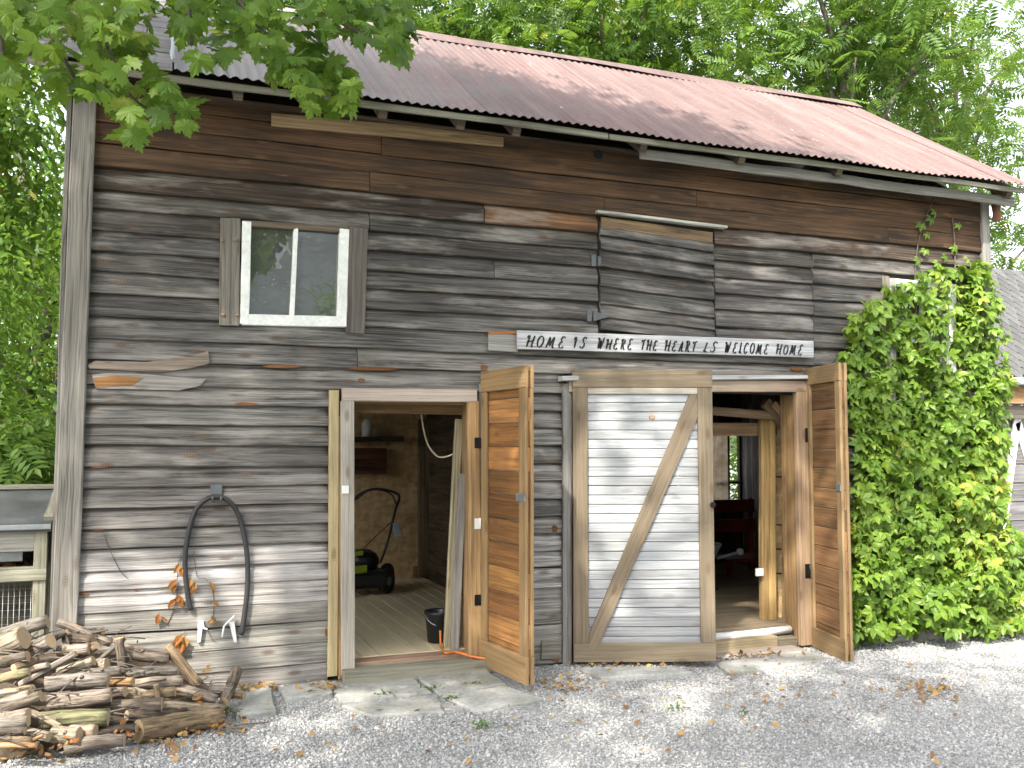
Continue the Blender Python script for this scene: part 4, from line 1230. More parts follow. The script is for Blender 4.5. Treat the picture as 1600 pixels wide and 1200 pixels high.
def word(txt, u0, u1, vc0, vc1, hpx):
    yl = -.0885
    a = at(u0, vc0 + hpx / 2, yl); b_ = at(u1, vc1 + hpx / 2, yl)
    ex = (b_ - a).normalized(); ez = Vector((0, 0, 1))
    L = (b_ - a).length; h = at(u0, vc0 - hpx / 2, yl).z - a.z
    wd = [1.25 if c in 'MW' else (.7 if c in 'IL' else 1.0) for c in txt]
    tot = sum(wd); s = 0
    for c, ww in zip(txt, wd):
        cw = L * ww / tot
        letter(c, a + ex * (L * s / tot - .12 * cw), ex, ez, cw * (.70 if c in 'MW' else .76), h * R_.uniform(.93, 1.05), sg)
        s += ww
for t_, u0, u1, hp in (('HOME', 824, 888, 18), ('IS', 896, 922, 17), ('WHERE', 934, 992, 17), ('THE', 1002, 1030, 17), ('HEART', 1040, 1092, 17), ('LS', 1100, 1126, 16), ('WELCOME', 1133, 1204, 17), ('HOME', 1214, 1258, 16)):
    f = lambda u: 533 + (u - 823) / (1260 - 823) * (547 - 533)
    word(t_, u0, u1, f(u0), f(u1), hp)

# hose on its hook
hk = thing('hose_hook', at(338, 772, -.04), 'small grey metal hook plate on the wall carrying the hose', 'hook')
p = at(338, 770, -.034)
MB().box(p.x - .035, p.x + .035, -.052, -.034, p.z - .045, p.z + .05, .004).build('plate', M['hinge_grey'], hk)
for s in (-1, 1):
    MB().tube([p + Vector((s * .022, -.02, -.02)), p + Vector((s * .024, -.06, -.05)), p + Vector((s * .026, -.065, -.02))], .006, 6).build('prong', M['hinge_grey'], hk)
hp_ = [(298, 953), (292, 920), (289, 880), (293, 840), (303, 803), (318, 783), (338, 776), (358, 783), (373, 806), (383, 845), (387, 885), (386, 925), (382, 960), (377, 992)]
tag(MB().tube(smooth([at(u, v, -.055 - (.02 if 310 < u < 366 else 0)) for u, v in hp_], 5), .0155, 10).build('garden_hose', M['rubber']), 'length of black hose draped in an arch over the wall hook', 'hose')
# white plastic clips
def clip(u0, v0, u1, v1, arm, label):
    c = thing('plastic_bracket', at((u0 + u1) / 2, (v0 + v1) / 2, -.04), label, 'bracket', 'white plastic brackets low on the wall')
    MB().plank(at(u0, v0, -.045), at(u1, v1, -.045), Vector((.032, 0, 0)), Vector((0, -.02, 0)), .004, 1, 0, 0, .6).build('bracket_body', M['wplastic'], c)
    for i in range(len(arm) - 1):
        MB().tube([at(*arm[i], -.06 - .02 * i), at(*arm[i + 1], -.08 - .02 * i)], .0055, 6).build('bracket_arm', M['wplastic'], c)
clip(314, 970, 311, 1003, [(316, 971), (319, 982), (324, 983)], 'upright white plastic bracket under the left side of the hose')
clip(362, 972, 368, 1003, [(366, 962), (350, 978), (347, 996)], 'white plastic bracket with raised arm under the right side of the hose')
# dry creeper on the wall
dv_ = thing('dried_creeper', at(290, 960, -.04), 'withered orange creeper leaves clinging to the wall by the hose', 'vine')
for pts in ([(284, 860), (278, 885), (277, 915), (274, 945), (262, 975)], [(303, 860), (308, 900), (322, 905), (334, 930), (333, 970)], [(160, 830), (172, 860), (190, 895), (212, 912)], [(290, 985), (283, 995), (272, 1000)]):
    MB().tube(smooth([at(u, v, -.038) for u, v in pts], 4), .0022, 5).build('stem', M['trunk'], dv_)
lm = None
for u, v, s in [(281, 880, .07), (283, 886, .06), (277, 905, .08), (273, 912, .06), (278, 928, .09), (274, 935, .07), (281, 932, .06), (299, 903, .07), (306, 910, .07), (302, 915, .05), (327, 910, .06), (334, 920, .04), (334, 938, .05), (330, 962, .05), (331, 968, .04), (249, 958, .07), (252, 963, .05), (281, 1000, .10), (288, 994, .09), (275, 1001, .06), (290, 1004, .08), (286, 990, .1)]:
    m = MB()
    if lm is None:
        for q in lv: m.v.append(Vector((q[0], q[1] * .75, q[2] * 2 - .35 * q[0] * q[0] + .3 * abs(q[1]))))
        for q in lf: m.face([int(i) for i in q])
        o = m.build('leaf', M['dryleaf'], dv_); lm = o.data
    else:
        o = bpy.data.objects.new('leaf', lm); COL.objects.link(o); par(o, dv_)
    p = at(u, v, -.055)
    ang = R_.uniform(-2.4, -.7)
    t_ = Vector((math.cos(ang), -.2, math.sin(ang))).normalized(); n_ = Vector((R_.uniform(-.5, .5), -1, R_.uniform(-.3, .5))); n_ = (n_ - t_ * n_.dot(t_)).normalized()
    b2 = n_.cross(t_)
    o.matrix_basis = Matrix.Translation(p) @ Matrix((t_ * s, b2 * s, n_ * s)).transposed().to_4x4()
# object hanging at the right eave corner
MB().plank(at(1556, 300, -.12), at(1558, 345, -.12), Vector((.07, 0, 0)), Vector((0, .05, 0)), .012, 4, .012).build('bracket_remnant', M['brown'], barn, (.22, .10, .06))

# ------------------------------------------------------------------ firewood
def pile(u, v, r):
    d = ray(u, v)
    # sloping face of the heap
    k, y0, kx = .42, -1.12, .75
    # z = .15 + k*(y - y0 - kx*(x+.11))
    tt = (.15 + k * (CAM.y - y0 - kx * (CAM.x + .11)) - CAM.z) / (d.z - k * d.y + k * kx * d.x)
    p = CAM + d * tt
    lim = -.05 - r
    if p.y > lim: p = at(u, v, lim)
    g = gz(p.x, p.y) + r * .8
    if p.z < g: p = atz(u, v, g)
    return p
A_ = lambda x, y: (x / 5.217, 950 + y / 5.217)
B_ = lambda x, y: (170 + x / 5.217, 960 + y / 5.217)
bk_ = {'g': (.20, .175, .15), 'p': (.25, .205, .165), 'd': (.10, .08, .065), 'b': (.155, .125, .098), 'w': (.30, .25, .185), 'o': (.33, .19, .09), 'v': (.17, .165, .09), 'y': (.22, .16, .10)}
LOGS = [
 (A_, -60, 245, 388, 108, 54, 'g', 'long grey split log topmost at the left, below the hutch'),
 (A_, -60, 360, 195, 238, 92, 'w', 'thickest pale log at the upper left end of the pile'),
 (A_, -40, 450, 230, 395, 48, 'd', 'dark log tucked under the thickest pale log'),
 (A_, 235, 365, 415, 265, 60, 'g', 'grey log showing a big round cut end near the top'),
 (A_, 250, 440, 300, 422, 30, 'y', 'small cut log stub below the big round cut end'),
 (A_, 420, 270, 545, 188, 24, 'b', 'short branch stub behind the smooth slanting pole'),
 (A_, 470, 112, 905, 285, 34, 'p', 'smooth pale pole slanting down from the top of the pile'),
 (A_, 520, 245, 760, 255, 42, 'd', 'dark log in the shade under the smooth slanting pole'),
 (A_, 700, 230, 840, 190, 30, 'b', 'short log end poking out above the smooth pole'),
 (A_, 475, 350, 730, 330, 46, 'p', 'reddish ended log just below the smooth slanting pole'),
 (A_, 610, 405, 790, 302, 38, 'y', 'yellow ended log pointing up to the right below the pole'),
 (A_, 165, 625, 620, 368, 28, 'g', 'long thin straight pole crossing the left of the pile'),
 (A_, 790, 440, 1025, 240, 19, 'g', 'thin stick pointing up right beside the wall'),
 (A_, 480, 530, 765, 430, 42, 'w', 'sunlit log with yellow cut end at mid pile'),
 (A_, 690, 490, 875, 455, 50, 'w', 'stubby log with round cut end beside the yellow cut end'),
 (A_, -40, 590, 240, 520, 36, 'v', 'mossy green log at the left edge under the thin pole'),
 (A_, 225, 505, 392, 462, 27, 'g', 'slim short log above the long thin pole'),
 (A_, 375, 625, 885, 588, 60, 'g', 'grey cracked bark log across the middle of the pile'),
 (A_, 870, 525, 972, 518, 46, 'g', 'grey log end right of the stubby round cut log'),
 (A_, 985, 395, 1000, 540, 36, 'b', 'short brown log standing upright against the pile'),
 (A_, -40, 695, 165, 680, 23, 'w', 'pale thin log at the left edge of the pile'),
 (A_, 160, 675, 265, 655, 34, 'y', 'short cut log touching the pale thin log'),
 (A_, -40, 790, 245, 700, 40, 'g', 'grey branch at the left edge below the pale thin log'),
 (A_, -40, 855, 335, 715, 40, 'b', 'brown slanting branch under the grey left branch'),
 (A_, 405, 765, 905, 710, 66, 'p', 'thick orange tinted log under the grey cracked log'),
 (A_, 890, 690, 1020, 680, 46, 'b', 'dull brown log end beside the thick orange tinted log'),
 (A_, 915, 600, 1085, 600, 38, 'o', 'broken log with raw orange wood at mid pile'),
 (A_, 60, 885, 232, 862, 40, 'p', 'short rough log low at the left of the pile'),
 (A_, -40, 955, 232, 920, 42, 'g', 'grey speckled log low at the left edge'),
 (A_, -40, 1015, 205, 1000, 32, 'd', 'dark log lowest but one at the left edge'),
 (A_, 330, 925, 885, 890, 70, 'v', 'smooth greenish log low in the middle of the pile'),
 (A_, 365, 905, 490, 965, 25, 'w', 'short pale stick resting on the greenish log'),
 (A_, 425, 1030, 645, 1040, 56, 'w', 'pale chunky log with cut end at the front of the pile'),
 (A_, 570, 1010, 778, 1003, 48, 'g', 'square grey log block behind the front pale log'),
 (A_, 535, 1130, 1015, 1075, 52, 'p', 'foremost pale log with a round knot on the gravel'),
 (A_, 250, 1020, 400, 1050, 40, 'p', 'pinkish log stub at the lower left beside green leaves'),
 (A_, -40, 1078, 250, 1075, 21, 'y', 'thin branch along the bottom left edge of the pile'),
 (A_, -40, 1122, 300, 1120, 20, 'o', 'reddish branch lying lowest at the left on the ground'),
 (A_, 90, 1172, 352, 1038, 12, 'o', 'thin orange stick leaning at the lower left corner'),
 (A_, 760, 1020, 1110, 975, 34, 'd', 'dark filler log added for the shadow behind the orange leaves'),  # dark filler piece, its colour stands in for shadow in the heap
 (B_, 105, 300, 492, 352, 58, 'p', 'pinkish bark log topmost at the right, against the wall'),
 (B_, 470, 265, 735, 585, 46, 'y', 'brown log leaning down to the right against the wall'),
 (B_, 138, 490, 565, 460, 46, 'g', 'blue grey log below the pinkish bark log'),
 (B_, 200, 572, 600, 545, 44, 'p', 'pale peeled log below the blue grey log'),
 (B_, 205, 610, 325, 640, 22, 'w', 'short thin stick under the pale peeled log'),
 (B_, 130, 685, 540, 628, 46, 'y', 'mid brown log with cut right end under the peeled log'),
 (B_, 535, 610, 875, 692, 48, 'p', 'split barked log sloping down towards the standing log'),
 (B_, 25, 765, 435, 738, 56, 'b', 'brown log in the second lowest row at the right'),
 (B_, 445, 750, 935, 768, 38, 'w', 'long pale log just above the large barked front log'),
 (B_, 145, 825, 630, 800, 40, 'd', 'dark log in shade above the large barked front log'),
 (B_, 412, 725, 432, 835, 22, 'y', 'short peg standing between the lower right logs'),
 (B_, 240, 955, 905, 835, 80, 'y', 'large barked log with a pale cut face lying along the front right'),
 (B_, 1040, 462, 938, 715, 50, 'b', 'log propped upright at the right end of the pile'),
 (B_, 830, 610, 1005, 622, 36, 'g', 'grey log behind the upright propped log'),
 (B_, 985, 650, 1105, 662, 38, 'y', 'small log at the far right end of the pile'),
]
for (fn, x0, y0, x1, y1, r, c, lab) in LOGS:
    (u0, v0), (u1, v1) = fn(x0, y0), fn(x1, y1)
    rw = r / 5.217 * .97 * 5.3 / FPX
    a, b_ = pile(u0, v0, rw), pile(u1, v1, rw)
    if abs(u1 - u0) < 6:   # standing pieces
        b_ = a.copy() + (at(u1, v1, a.y) - at(u0, v0, a.y))
    if abs(u1 - u0) > 20 and 'large barked' not in lab:
        ym = (a.y + b_.y) / 2
        a, b_ = at(u0, v0, ym + .025), at(u1, v1, ym - .025)
    L = (b_ - a).length
    if L < .12:
        b_ = b_ + (b_ - a).normalized() * .0; a = a - (b_ - a).normalized() * .1
    m = MB()
    k = 7
    side = (b_ - a).cross(Vector((0, 0, 1))).normalized() * R_.uniform(-.02, .02) * L
    bend = Vector((0, 0, R_.uniform(-.015, .025) * L)) + side
    tp_ = R_.uniform(.82, 1.0)
    pts = [a.lerp(b_, i / k) + bend * math.sin(math.pi * i / k) for i in range(k + 1)]
    m.tube(pts, [rw * (1 - (1 - tp_) * i / k) * (1 + R_.uniform(-.05, .05)) for i in range(k + 1)], 12, 0, True, 1, True, .09)
    if r > 45 and R_.random() < .6:
        q = pts[R_.randint(2, 5)]
        dn = Vector((R_.uniform(-.4, .4), -.7, .6)).normalized()
        m.tube([q, q + dn * rw * 1.12, q + dn * rw * 1.3], [rw * .4, rw * .28, rw * .2], 7, 0, True, 0)
    tag(m.build('firewood_log', [M['bark'], M['cut']], None, vary(bk_[c], .12)), lab, 'log', 'firewood pile by the barn corner')
# heap of bark, soil and broken sticks under the logs
mv, mf = [], []
NX, NY = 30, 22
for j in range(NY):
    for i in range(NX):
        xx = -.82 + 1.24 * i / (NX - 1); yy = -1.15 + 1.11 * j / (NY - 1)
        zz = .15 + .42 * (yy + 1.12 - .75 * (xx + .11)) - .17 + R_.uniform(-.02, .02)
        zz = min(zz, .42, .46 - .9 * max(0, xx))
        g = gz(xx, yy) + R_.uniform(-.004, .012)
        mv.append((xx, yy, zz if zz > g + .005 else g - .04))
for j in range(NY - 1):
    for i in range(NX - 1):
        A = j * NX + i; mf.append((A, A + 1, A + 1 + NX, A + NX))
tag(big_mesh('bark_litter', mv, mf, M['soil']), 'dark bark crumbs and soil beneath the firewood', kind='stuff')
tw = MB()
for _ in range(150):
    u, v = R_.uniform(0, 385), R_.uniform(985, 1165)
    if v < 985 + max(0, u - 200) * .55: continue
    p = pile(u, v, .01) + Vector((0, 0, .01))
    d = Vector((R_.uniform(-1, 1), R_.uniform(-.5, .5), R_.uniform(-.15, .35))) * R_.uniform(.04, .13)
    tw.tube([p - d, p + Vector((0, 0, .006)), p + d], R_.uniform(.002, .005), 5)
tag(tw.build('twigs', M['trunk']), 'broken twigs strewn over the firewood', kind='stuff')
ol = []
for u, v, s, c in ((200, 1147, 14, 22), (325, 1055, 6, 8), (270, 1165, 20, 12), (345, 1140, 16, 14), (105, 1165, 8, 5), (300, 1098, 12, 8)):
    for _ in range(c):
        p = pile(R_.gauss(u, s), R_.gauss(v, s * .5), .015); ol.append((p.x, p.y - .02, p.z + .02))
ol = np.array(ol); k = len(ol)
V, F = scatter_arrays(lv, lf, ol, np.array([0, -.5, 1.]) + rng.normal(0, .5, (k, 3)), rng.normal(size=(k, 3)), rng.uniform(.02, .045, k))
tag(big_mesh('dead_leaves', V, F, M['dryleaf']), 'orange dead leaves caught in the firewood', kind='stuff')

# ------------------------------------------------------------------ hutch on the left
hx1 = at(74, 850, .12).x; hx0 = hx1 - 1.3
hy = .12
hu = thing('rabbit_hutch', ((hx0 + hx1) / 2, .4, .1), 'grey timber hutch with sloping metal lid left of the barn corner', 'hutch')
Zh = lambda v: at(40, v, hy).z
gcol = (.27, .265, .20)
def hb(name, z0, z1, y0_, y1_, mat='grey', c=gcol, x0_=None, x1_=None):
    m = MB(); m.box(hx0 if x0_ is None else x0_, hx1 if x1_ is None else x1_, y0_, y1_, z0, z1, .004); return m.build(name, M[mat], hu, vary(c))
for xx in (hx0, hx1 - .07):
    hb('post', .08, Zh(831), hy, hy + .06, x0_=xx, x1_=xx + .07)
    hb('post', .08, Zh(831), hy + .6, hy + .66, x0_=xx, x1_=xx + .07)
hb('board', Zh(862), Zh(831), hy + .01, hy + .035, c=(.28, .27, .24), x0_=hx0 + .072, x1_=hx1 - .072)
hb('rail', Zh(908), Zh(890), hy - .015, hy + .005)
hb('rail', Zh(892), Zh(886), hy + .01, hy + .05, x0_=hx0 + .072, x1_=hx1 - .072)
hb('board', Zh(880), Zh(864), hy + .1, hy + .12, 'galv', x0_=hx0 + .072, x1_=hx1 - .14)
hb('back_panel', .1, Zh(831), hy + .58, hy + .6, 'grey', (.13, .12, .09), x0_=hx0 + .072, x1_=hx1 - .072)
hb('inner_floor', Zh(905), Zh(900), hy + .06, hy + .58, 'grey', (.2, .18, .12), x0_=hx0 + .072, x1_=hx1 - .072)
lid = MB()
zl, zt2 = Zh(831), at(40, 765, hy + .5).z
lv_ = [(hx0 - .03, hy - .03, zl), (hx1 + .02, hy - .03, zl), (hx1 + .02, hy + .66, zl), (hx0 - .03, hy + .66, zl), (hx0 - .03, hy - .03, zl + .05), (hx1 + .02, hy - .03, zl + .05), (hx1 + .02, hy + .66, zt2), (hx0 - .03, hy + .66, zt2)]
lid.v = [Vector(q) for q in lv_]
for q in ((3, 2, 1, 0), (0, 1, 5, 4), (1, 2, 6, 5), (2, 3, 7, 6), (3, 0, 4, 7), (4, 5, 6, 7)): lid.face(q)
lo_ = lid.build('lid', M['lidgrey'], hu)
MB().plank((hx0 - .03, hy - .042, zl + .03), (hx1 + .02, hy - .042, zl + .03), Vector((0, 0, .03)), Vector((0, .02, 0)), .003).build('lid_edge', M['galv'], lo_)
MB().plank((hx1 + .0, hy + .0, zl + .072), (hx1 + .0, hy + .64, zt2 + .012), Vector((.05, 0, 0)), Vector((0, -.012, .024)), .003).build('lid_rim', M['grey'], lo_, (.26, .25, .19))
MB().plank((hx0, hy + .64, zt2 + .012), (hx1 + .025, hy + .64, zt2 + .012), Vector((0, .05, 0)), Vector((0, 0, .03)), .003).build('lid_rim', M['grey'], lo_, (.26, .25, .19))
wm = MB()
for i in range(40):
    xx = hx0 + .08 + (hx1 - hx0 - .16) * i / 39
    wm.tube([(xx, hy + .03, .12), (xx, hy + .03, Zh(910))], .0016, 4)
for i in range(18):
    zz = .12 + (Zh(910) - .12) * i / 17
    wm.tube([(hx0 + .07, hy + .033, zz), (hx1 - .07, hy + .033, zz)], .0016, 4)
wm.build('wire_mesh', M['galv'], hu)
hv, _ = None, None
k = 400
P = np.stack([rng.uniform(hx0 + .1, hx1 - .1, k), rng.uniform(hy + .08, hy + .5, k), rng.uniform(Zh(899), Zh(890), k)], -1)
V, F = scatter_arrays(lv, lf, P, rng.normal(size=(k, 3)), rng.normal(size=(k, 3)), rng.uniform(.03, .07, k))
tag(big_mesh('straw', V, F, M['litter'], hu), kind='stuff')

# ------------------------------------------------------------------ neighbouring shed on the right
sx = 7.35
ev_y = 1.15
ezl = at(1575, 596, ev_y).z
shd = thing('shingled_shed', (9, 2.4, 0), 'small shed with grey diamond shingle roof beyond the creeper', 'shed')
m = MB(); m.box(sx, 13, ev_y + .25, ev_y + 1.9, -.2, ezl - .1, 0)
swall = m.build('wall', M['grey'], shd, (.34, .33, .32))
for i in range(9):
    z0_ = .0 + i * .2
    pk('wall_board', swall, (sx - .01, ev_y + .235, z0_ + .1), (13, ev_y + .235, z0_ + .1), Vector((0, 0, .19)), (0, .022, 0), M['grey'], vary((.19, .185, .185), .15), seg=4, jit=.002)
for (a, b_) in (((1590, 650), (1566, 830)), ((1575, 640), (1640, 640)), ((1590, 660), (1640, 830))):
    a, b_ = at(*a, ev_y + .21), at(*b_, ev_y + .21)
    W = (b_ - a).normalized().cross(Vector((0, 1, 0))) * .1
    MB().plank(a, b_, W, Vector((0, .02, 0)), .003).build('door_brace', M['wpaint'], shd)
pk('fascia', shd, (sx - .1, ev_y + .03, ezl - .13), (13, ev_y + .03, ezl - .13), Vector((0, 0, .2)), (0, .03, 0), M['gold'], (.34, .20, .10))
pk('frieze_board', shd, (sx - .1, ev_y + .16, ezl - .31), (13, ev_y + .16, ezl - .31), Vector((0, 0, .14)), (0, .03, 0), M['grey'], (.36, .31, .26))
MB().plank((sx - .15, ev_y - .04, ezl), (13.1, ev_y - .04, ezl), Vector((0, 0, .07)), Vector((0, .1, 0)), .012).build('gutter', M['bluewhite'], shd)
rp = Vector((0, math.cos(math.radians(45)), math.sin(math.radians(45)))); rn_ = Vector((0, -rp.z, rp.y))
ro = Vector((sx - .2, ev_y - .02, ezl + .02))
m = MB(); a = ro - rn_ * .03
m.plank(a + rp * 1.1 , a + rp * 1.1 + Vector((6, 0, 0)), rp * 2.1, rn_ * .03, 0)
sroof = m.build('roof', M['dark'], shd)
tile = None
sp = .16
cntt = 0
for r_ in range(17):
    for c in range(16):
        c += 6
        p = ro + Vector((c * sp + (r_ % 2) * sp / 2, 0, 0)) + rp * (.06 + r_ * .125)
        if tile is None:
            m = MB(); h = sp * .5
            sh2 = [(-h, .02), (0, -.125), (h, .02), (h, .12), (-h, .12)]
            for dz in (.012, 0):
                for x_, y_ in sh2: m.v.append(Vector((x_ * .94, y_ * 1.0, dz + (.006 if y_ < .03 else 0))))
            m.face((0, 1, 2, 3, 4)); 
            for i in range(5): m.face((i, 5 + i, 5 + (i + 1) % 5, (i + 1) % 5))
            o = m.build('shingle', M['shingle'], sroof); tile = o.data
        else:
            o = bpy.data.objects.new('shingle', tile); COL.objects.link(o); par(o, sroof)
        g = R_.uniform(.065, .095); o.color = (g, g * 1.01, g * 1.0, 1)
        o.matrix_basis = Matrix.Translation(p + rn_ * .004) @ Matrix((Vector((1, 0, 0)), rp, rn_)).transposed().to_4x4()

# ------------------------------------------------------------------ house across the yard (seen mirrored in the window panes) and lawn
hs = thing('grey_house', (0, -17, 0), 'grey sided house mirrored in the upper barn window', 'house')
m = MB(); m.box(-7, 9, -22, -17, -.2, 9, 0); hw = m.build('wall', M['grey'], hs, (.42, .44, .45))
for i in range(36):
    pk('siding_board', hw, (-7, -16.985, .25 * i + .1), (9, -16.985, .25 * i + .1), Vector((0, 0, .245)), Vector((0, .03, 0)), M['grey'], vary((.42, .44, .45), .12))
m = MB(); m.box(1.5, 2.9, -16.96, -16.9, 5.9, 7.4, .01); hwin = m.build('window', M['wpaint'], hs)
m = MB(); m.box(1.65, 2.75, -16.9, -16.88, 6.05, 7.25, 0); m.build('pane', M['black'], hwin)
lwn = MB(); lwn.v = [Vector(q) for q in ((-40, -60, .09), (40, -60, .09), (40, -9, .09), (-40, -9, .09))]; lwn.face((0, 1, 2, 3))
tag(lwn.build('lawn', M['lawn']), 'green lawn across the yard', kind='structure')

# ------------------------------------------------------------------ foliage
# leaf shapes, length along x, face towards +z
s_leaf = np.array([(0, 0, 0), (.3, .2, .05), (.7, .16, .02), (1, 0, -.08), (.7, -.16, .02), (.3, -.2, .05), (.5, 0, -.02)], float)
s_face = np.array([(0, 6, 1), (1, 6, 2), (2, 6, 3), (3, 6, 4), (4, 6, 5), (5, 6, 0)])
d_leaf = np.array([(0, 0, 0), (.45, .2, .04), (1, 0, -.06), (.45, -.2, .04)], float)
d_face = np.array([(0, 2, 1), (0, 3, 2)])
def pinnate(n=6, ll=.42, w=.16):
    v, f = [], []
    for i in range(n):
        x = .15 + .8 * i / (n - 1)
        L = ll * (1 - .45 * abs(i / (n - 1) - .45))
        for s in (-1, 1):
            a = math.radians(62) * s
            dx, dy = math.cos(a), math.sin(a)
            px_, py_ = -dy, dx
            b0 = len(v)
            z = -.12 * x * x
            for (l, q, dz) in ((0, 0, 0), (.45, w / ll * .5, .02), (1, 0, -.1 * ll), (.45, -w / ll * .5, .02)):
                v.append((x + dx * l * L + px_ * q * L, dy * l * L + py_ * q * L, z + dz - .05 * l))
            f += [(b0, b0 + 2, b0 + 1), (b0, b0 + 3, b0 + 2)]
    b0 = len(v)
    v += [(.95, 0, -.1), (1.1, .06, -.12), (1.3, 0, -.2), (1.1, -.06, -.12)]
    f += [(b0, b0 + 2, b0 + 1), (b0, b0 + 3, b0 + 2)]
    v += [(0, .006, 0), (0, -.006, 0), (1, 0, -.12)]; f += [(b0 + 4, b0 + 5, b0 + 6)]
    return np.array(v, float), np.array(f)
pin_v, pin_f = pinnate()
def palmate():
    v, f = [], []
    for a, L in ((-105, .62), (-52, .88), (0, 1.0), (52, .88), (105, .62)):
        ar = math.radians(a); dx, dy = math.cos(ar), math.sin(ar)
        b0 = len(v)
        for (l, q, z) in ((.04, 0, 0), (.3, .17, .05), (.58, .26, .03), (.82, .15, -.04), (1, 0, -.12), (.82, -.15, -.04), (.58, -.26, .03), (.3, -.17, .05), (.55, 0, -.03)):
            v.append(((l * dx - q * dy) * L, (l * dy + q * dx) * L, z - .15 * l * l))
        for i in range(8): f.append((b0 + i, b0 + 8, b0 + (i + 1) % 8))
    return np.array(v, float), np.array(f)[:, ::-1]
pal_v, pal_f = palmate()
def maple():
    half = [(0.0, .0), (-.08, .10), (-.14, .30), (-.02, .26), (.04, .46), (.12, .42), (.20, .56), (.30, .50), (.46, .60), (.44, .42), (.56, .38), (.42, .24), (.44, .16), (.62, .24), (.66, .16), (.80, .20), (.80, .10), (1.0, .0)]
    pts = half + [(x, -y) for x, y in half[-2:0:-1]]
    v = [(.28, 0, .02)] + [(x, y, -.25 * y * y - .12 * x * x + .03 * math.sin(9 * x)) for x, y in pts]
    k = len(pts)
    f = [(0, 1 + (i + 1) % k, 1 + i) for i in range(k)]
    # stalk
    b0 = len(v); v += [(0, .008, 0), (0, -.008, 0), (-.55, 0, .12)]; f.append((b0, b0 + 1, b0 + 2))
    return np.array(v, float), np.array(f)
map_v, map_f = maple()

def limb(m, a, b_, r0, r1, n=7, wob=.08, k=6):
    L = (b_ - a).length
    pts = [a.lerp(b_, i / k) + (Vector((R_.gauss(0, 1), R_.gauss(0, 1), R_.gauss(0, .5))) * wob * L * .3 if 0 < i < k else Vector()) for i in range(k + 1)]
    m.tube(pts, [r0 + (r1 - r0) * i / k for i in range(k + 1)], n, 0, True, None, True)
    return pts

def tree(name, label, base, h, tr, blobs, ncl, nleaf, tv, tf, size, mat, droop=.3, spread=.45, cat='tree', group=None, lean=(0, 0), fork=.5, up=.8):
    """base, height, trunk radius, crown = list of (centre, radii) ellipsoids"""
    base = Vector(base)
    t = thing(name, base, label, cat, group)
    m = MB()
    top = base + Vector((lean[0], lean[1], h * .85))
    tp = limb(m, base - Vector((0, 0, .2)), top, tr, tr * .25, 10, .05, 8)
    C_, W_ = [], []
    vol = [r[0] * r[1] * r[2] for _, r in blobs]
    for _ in range(ncl):
        c, r = R_.choices(blobs, vol)[0]
        while True:
            q = Vector((R_.uniform(-1, 1), R_.uniform(-1, 1), R_.uniform(-1, 1)))
            if .25 < q.length < 1: break
        C_.append(Vector(c) + Vector((q.x * r[0], q.y * r[1], q.z * r[2])))
    for c in C_[::3]:
        # limb from the trunk at a lower height
        zf = max(.25, min(.95, (c.z - base.z) / (h * .85) - .18))
        i = min(len(tp) - 1, max(1, int(zf * 8)))
        s = tp[i]
        mid = s.lerp(c, .5) + Vector((0, 0, .12 * (c - s).length))
        m.tube(smooth([s, mid, c], 4), [tr * .32 * (1 - .1 * q) for q in range(9)], 5)
    m.build('trunk', M['trunk'], t)
    C_ = np.array([tuple(c) for c in C_])
    idx = rng.integers(0, len(C_), nleaf)
    sp = np.array([spread, spread, spread * .6])
    P = C_[idx] + rng.normal(size=(nleaf, 3)) * sp
    nr = rng.normal(0, .55, (nleaf, 3)); nr[:, 2] += up
    out = nrm(P - C_[idx]); T = out * .8 + rng.normal(0, .5, (nleaf, 3)); T[:, 2] -= droop
    V, F = scatter_arrays(tv, tf, P, nr, T, size * rng.uniform(.65, 1.25, nleaf))
    big_mesh('crown', V, F, mat, t)
    return t

# trees left of and behind the barn
tree('bushy_tree', 'narrow leaved tree with grey trunk just left of the barn', (-1.75, 3.4, .1), 6.0, .10, [((-1.7, 3.4, 3.2), (1.0, .9, 1.9)), ((-1.6, 3.4, 1.4), (.9, .8, .9)), ((-1.9, 3.2, 5.2), (1.3, 1, 1.0))], 70, 15000, s_leaf[[0, 1, 3, 5]] if False else d_leaf, d_face, .115, M['willow'], .9, .26, up=.3, lean=(.35, .2))
tree('bushy_tree', 'second narrow leaved tree standing farther back left of the barn', (-1.2, 6.5, .1), 7.5, .12, [((-1.3, 6.5, 3.6), (1.2, 1, 2.0)), ((-1.5, 6.6, 1.5), (1.2, 1, 1.2))], 60, 12000, d_leaf, d_face, .13, M['willow'], .9, .30, up=.3, lean=(-.5, 0))
tree('bushy_tree', 'tall hazy tree far behind the left side of the barn', (-3.2, 13, .1), 9, .18, [((-3.0, 13, 3.5), (2.2, 1.4, 3.0)), ((-3.6, 13, 7.0), (2.0, 1.4, 1.2))], 90, 12000, d_leaf, d_face, .2, M['willow'], .6, .45, up=.4)
tree('walnut_tree', 'walnut tree with leaning trunk rising behind the right roof end', (9.0, 4.6, 0), 9.5, .17, [((9.2, 4.7, 8.2), (1.7, 1.4, 1.5)), ((8.0, 4.8, 7.0), (1.3, 1.2, .9)), ((10.6, 4.8, 7.6), (1.4, 1.2, 1.3)), ((10.6, 4.4, 5.6), (1.0, .9, .7)), ((12.0, 5.5, 6.2), (1.0, 1.0, 1.2))], 70, 1500, pin_v, pin_f, .33, M['walnut'], .5, .33, lean=(.5, .2))
